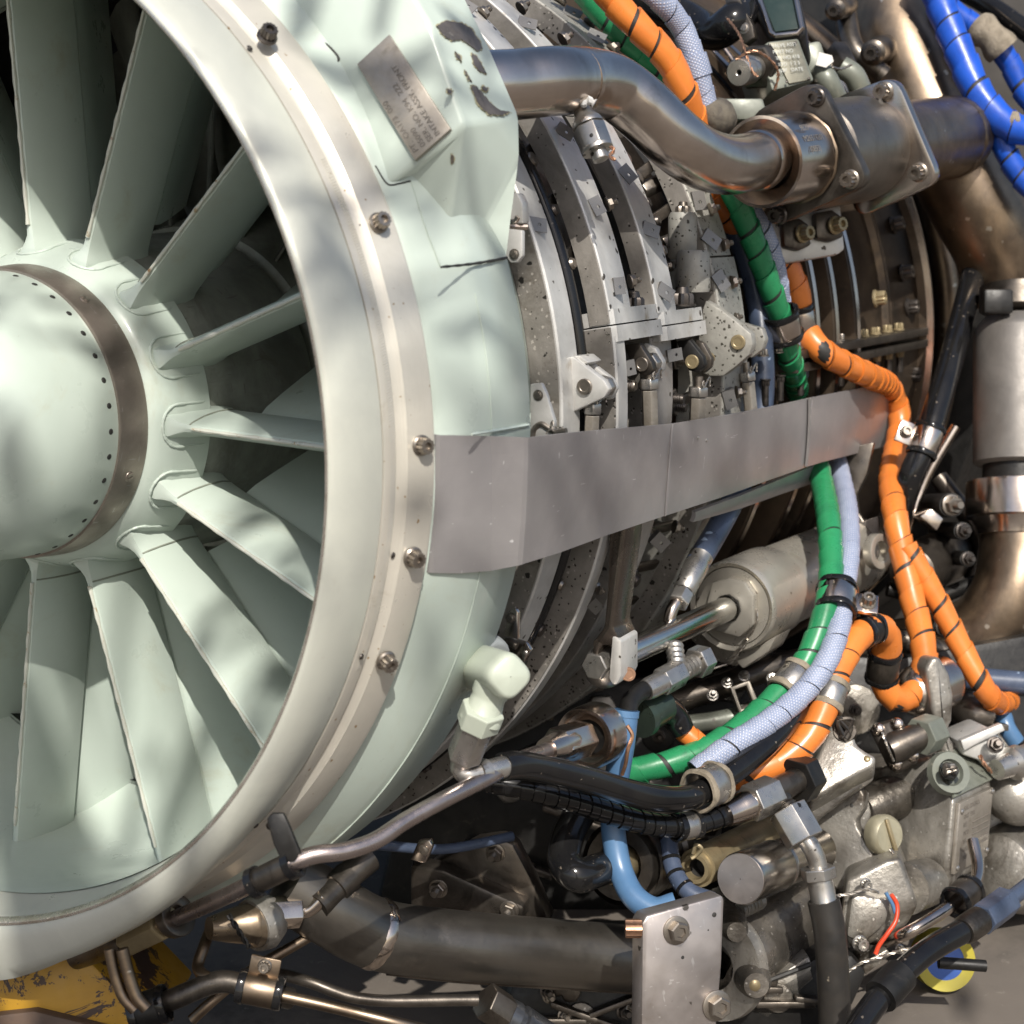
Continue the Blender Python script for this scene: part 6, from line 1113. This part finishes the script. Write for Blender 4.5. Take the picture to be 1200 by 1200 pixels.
# ================================================================ tubes underneath at the right
DS = T('black_shaft_hose', 'thick black hose with bluish ferrules slanting across the lower right corner', 'hose', D(1080, 1110, 3.75))
P = cr(DP([(985, 1235, 3.5), (1030, 1170, 3.6), (1080, 1120, 3.7), (1130, 1090, 3.8), (1160, 1072, 3.87)]), 9); q = pxl(D(1080, 1110, 3.75), 1)
part(DS, 'hose_wall', tube(P, q*14.5, 22), RUBBER)
part(DS, 'ferrule', turned(D(1128, 1092, 3.79), D(1160, 1070, 3.87), [(0, q*15), (.1, q*17.5), (.6, q*17.5), (.65, q*15), (1, q*15)]), DARKST)
hexfit(DS, D(1150, 1078, 3.84), D(1180, 1056, 3.93), 38, NAVYB); part(DS, 'end_tube', tube(DP([(1176, 1060, 3.92), (1225, 1022, 4.1)]), q*10, 18), NAVYB)
part(DS, 'clamp_band', tube(DP([(1032, 1168, 3.6), (1056, 1142, 3.65)]), q*20, 22), BLACKM)
hose('elbow_tube', 'dark steel tube bending through a clamp above the black slanting hose', 'tube', [(1025, 1108, 4.1), (1066, 1092, 3.95), (1090, 1078, 3.97), (1108, 1066, 4.0), (1125, 1052, 4.05), (1142, 1036, 4.1), (1146, 1015, 4.15), (1140, 985, 4.2)], 15, STEEL)
clamp('dark clamp on the bent steel tube above the black slanting hose', D(1128, 1050, 4.05), pdir((1108, 1066, 4.0), (1142, 1036, 4.1)), pxl(D(1128, 1050, 4.05), 16), pxl(D(1128, 1050, 4.05), 30), DARKST, RUBBER, ear=BM[:, 1], bolt=False)
hose('knob_tube', 'short black rod end sticking out over the ground at the lower right', 'rod', [(1100, 1128, 3.95), (1128, 1130, 3.95), (1155, 1132, 3.95)], 14, BLACKM)
# ================================================================ lower left: valves, tubes and trolley frame
LT_ = T('drain_valve', 'brownish drain valve with a hexagon union under the intake rim', 'valve', D(330, 1065, 3.15))
q = pxl(D(330, 1065, 3.2), 1)
part(LT_, 'valve_cone', turned(D(245, 1088, 3.35), D(312, 1080, 3.42), [(0, q*14), (.3, q*20), (.7, q*26), (.75, q*30), (1, q*31)]), mat('brownish_valve_metal', (.26, .205, .145), (.17, .13, .09), metal=.8, rough=.35, sc_=30, dirt=((.07, .055, .04), 26, .55, .75)), sharp=40)
part(LT_, 'valve_body', turned(D(296, 1085, 3.40), D(320, 1074, 3.44), [(0, q*33), (.5, q*36), (1, q*28)], 28), CASTAL, sharp=40)
hexfit(LT_, D(316, 1070, 3.42), D(350, 1068, 3.45), 40, STEEL)
part(LT_, 'outlet', tube(cr(DP([(348, 1068, 3.45), (362, 1066, 3.45), (380, 1050, 3.45)]), 6), q*10, 16), STEEL)
part(LT_, 'sleeve', turned(D(372, 1062, 3.45), D(430, 1005, 3.55), [(0, q*17), (.35, q*17), (.36, q*20), (.62, q*20), (.63, q*18), (1, q*21)]), DARKST, sharp=30)
part(LT_, 'lock_wire', twist(cr(DP([(268, 1072, 3.3), (276, 1085, 3.29), (284, 1098, 3.3), (292, 1110, 3.31)]), 6), .006, 6), BLACKM)
UN = T('drain_union', 'oily brown hexagon union on the tube directly below the lip', 'pipe union', D(175, 1085, 3.1))
hexfit(UN, D(150, 1100, 3.36), D(192, 1080, 3.30), 44, BRASS, bev=.006); part(UN, 'union_ring', rev([(-.012, .02), (-.014, .042), (.014, .044), (.012, .02)], D(205, 1074, 3.28), D(220, 1070, 3.26)-D(150, 1098, 3.36), 28, loop=True), DARKST, bev=.004)
part(UN, 'union_tail', turned(D(90, 1120, 3.45), D(150, 1100, 3.36), [(0, q*17), (.8, q*17), (.85, q*20), (1, q*20)]), DARKST)
for i, (pts, w_, m_, lb) in enumerate((
    ([(128, 1112, 3.2), (134, 1140, 3.2), (144, 1168, 3.2), (158, 1184, 3.2)], 13, BRONZE, 'outer of two short bronze tubes bending down below the lip'),
    ([(143, 1112, 3.2), (150, 1140, 3.2), (160, 1168, 3.2), (172, 1182, 3.2)], 15, BRONZE, 'inner of two short bronze tubes bending down below the lip'),
    ([(158, 1185, 3.3), (200, 1172, 3.3), (260, 1150, 3.3), (300, 1160, 3.3), (340, 1170, 3.35)], 26, DARKST, 'thick dark pipe low on the trolley side'),
    ([(250, 1080, 3.42), (238, 1112, 3.36), (232, 1134, 3.33), (245, 1146, 3.3), (290, 1158, 3.3), (380, 1178, 3.3), (470, 1200, 3.3), (560, 1222, 3.4)], 14, BRONZE, 'bronze tube running along the bottom, lower of the pair'),
    ([(275, 1150, 3.5), (310, 1140, 3.5), (360, 1150, 3.45), (420, 1170, 3.45), (560, 1172, 3.5)], 14, DARKST, 'dark tube running along the bottom, upper of the pair'),
    ([(225, 1195, 3.4), (250, 1172, 3.4), (290, 1140, 3.45), (350, 1105, 3.5), (400, 1075, 3.56)], 13, BRONZE, 'slanting bronze tube crossing behind the bottom pair'),
    ([(440, 990, 3.6), (520, 995, 3.7), (600, 980, 3.8)], 12, NAVYB, 'thin dark blue line in the deep shade under the intake'))):
    hose('small_tube', lb, 'tube', pts, w_, m_, 'small tubes under the engine')
clamp('black tube clamp on the bottom pair of tubes', D(305, 1160, 3.3), pdir((290, 1158, 3.3), (330, 1166, 3.3)), pxl(D(305, 1160, 3.3), 17), pxl(D(305, 1160, 3.3), 40), BRONZE, RUBBER, ear=-BM[:, 1], bolt=True)
clamp('black tube clamp on the thick pipe near the yellow frame', D(175, 1182, 3.28), pdir((158, 1185, 3.3), (200, 1172, 3.3)), pxl(D(175, 1182, 3.28), 19), pxl(D(175, 1182, 3.28), 30), BLACKM, RUBBER)
UF = T('lower_union', 'grey hexagon union slanting below the wide duct', 'pipe union', D(600, 1185, 3.6))
q = pxl(D(600, 1185, 3.6), 1); hexfit(UF, D(568, 1172, 3.58), D(592, 1188, 3.6), 46, DARKST); part(UF, 'union_body', turned(D(588, 1186, 3.6), D(650, 1228, 3.65), [(0, q*20), (.2, q*22), (.22, q*19), (.3, q*19), (.32, q*23), (1, q*23)]), mat('blue_grey_fitting', (.13, .135, .145), (.09, .095, .105), metal=.8, rough=.35, sc_=30), sharp=30)
TF = T('trolley_frame', 'chipped yellow painted steel trolley beam at the lower left corner', 'trolley frame', D(60, 1180, 3.4))
part(TF, 'beam', prism([D(px, py, 3.45) for px, py in ((-60, 1165), (40, 1128), (92, 1112), (128, 1150), (190, 1215), (-60, 1260))], nrm(BM[:, 2]*.9-BM[:, 1]*.1)*.35), YELLOW, bev=.01)
part(TF, 'beam_flange', prism([D(px, py, 3.42) for px, py in ((-60, 1196), (40, 1185), (150, 1212), (150, 1240), (-60, 1240))], BM[:, 2]*.1), mat('rusty_beam', (.12, .075, .05), (.07, .05, .04), rough=.7, sc_=20), bev=.006)
WD = T('yellow_blue_drum', 'blurred yellow rimmed blue drum on the ground at the lower right', 'drum', D(1110, 1120, 7.6))
c_ = D(1104, 1124, 4.25); part(WD, 'rim', rev([(-.03, .050), (-.034, .078), (.034, .078), (.03, .050)], c_, nrm(CAMDIR+V3(0, 0, .15)), 40, loop=True), YEL2); part(WD, 'hub_disc', rev([(-.025, .001), (-.025, .066), (.0, .066)], c_, nrm(-CAMDIR+V3(0, 0, -.15)), 36), BLU2); part(WD, 'hub_disc', rev([(-.031, .001), (-.028, .062), (.0, .062)], c_, nrm(-(CAMDIR+V3(0, 0, .15))), 36), BLU2)
# ================================================================ tree beside the apron whose leaves dapple the engine
TR = T('tree', 'leafy tree standing in front of the engine beyond the frame', 'tree', (0, 0, 0))
sd_ = np.array(SUN); bx = sd_*7.5 + np.array([0, 0, 0]); base = V3(bx[0]-1.5, bx[1]-2.5, -H/S)
part(TR, 'trunk', tube(cr([base, base+V3(.2, .1, 2.5), base+V3(.6, .8, 5), V3(bx[0], bx[1], bx[2])]), lambda t: .4-.3*t, 12), mat('bark', (.10, .075, .055), rough=.9, sc_=4, bump=(8, .8)))
lv = []; lf = []; rng = np.random.default_rng(21)
for b_ in range(26):
    c_ = bx+np.array([rng.normal(0, 1.5), rng.normal(0, 1.5), rng.normal(0, 1.3)]); lim = [V3(bx[0]-.3, bx[1]-.6, bx[2]-2.0), (c_+bx)/2+V3(0, 0, -.4), c_]
    part(TR, 'limb', tube(cr(lim, 4), lambda t: .03-.025*t, 6), bpy.data.materials['bark'])
    for k in range(30):
        p = c_+rng.normal(0, .30, 3); u = nrm(rng.normal(0, 1, 3)+np.array([0, 0, -.6])); v_2 = nrm(np.cross(u, rng.normal(0, 1, 3))); l_, w_ = rng.uniform(.07, .14), rng.uniform(.028, .05)
        i0 = len(lv); lv += [p-u*l_, p+v_2*w_, p+u*l_, p-v_2*w_]; lf.append((i0, i0+1, i0+2, i0+3))
part(TR, 'crown', G().add(lv, lf), mat('leaf_green', (.055, .10, .025), (.035, .07, .02), rough=.55, sc_=3))
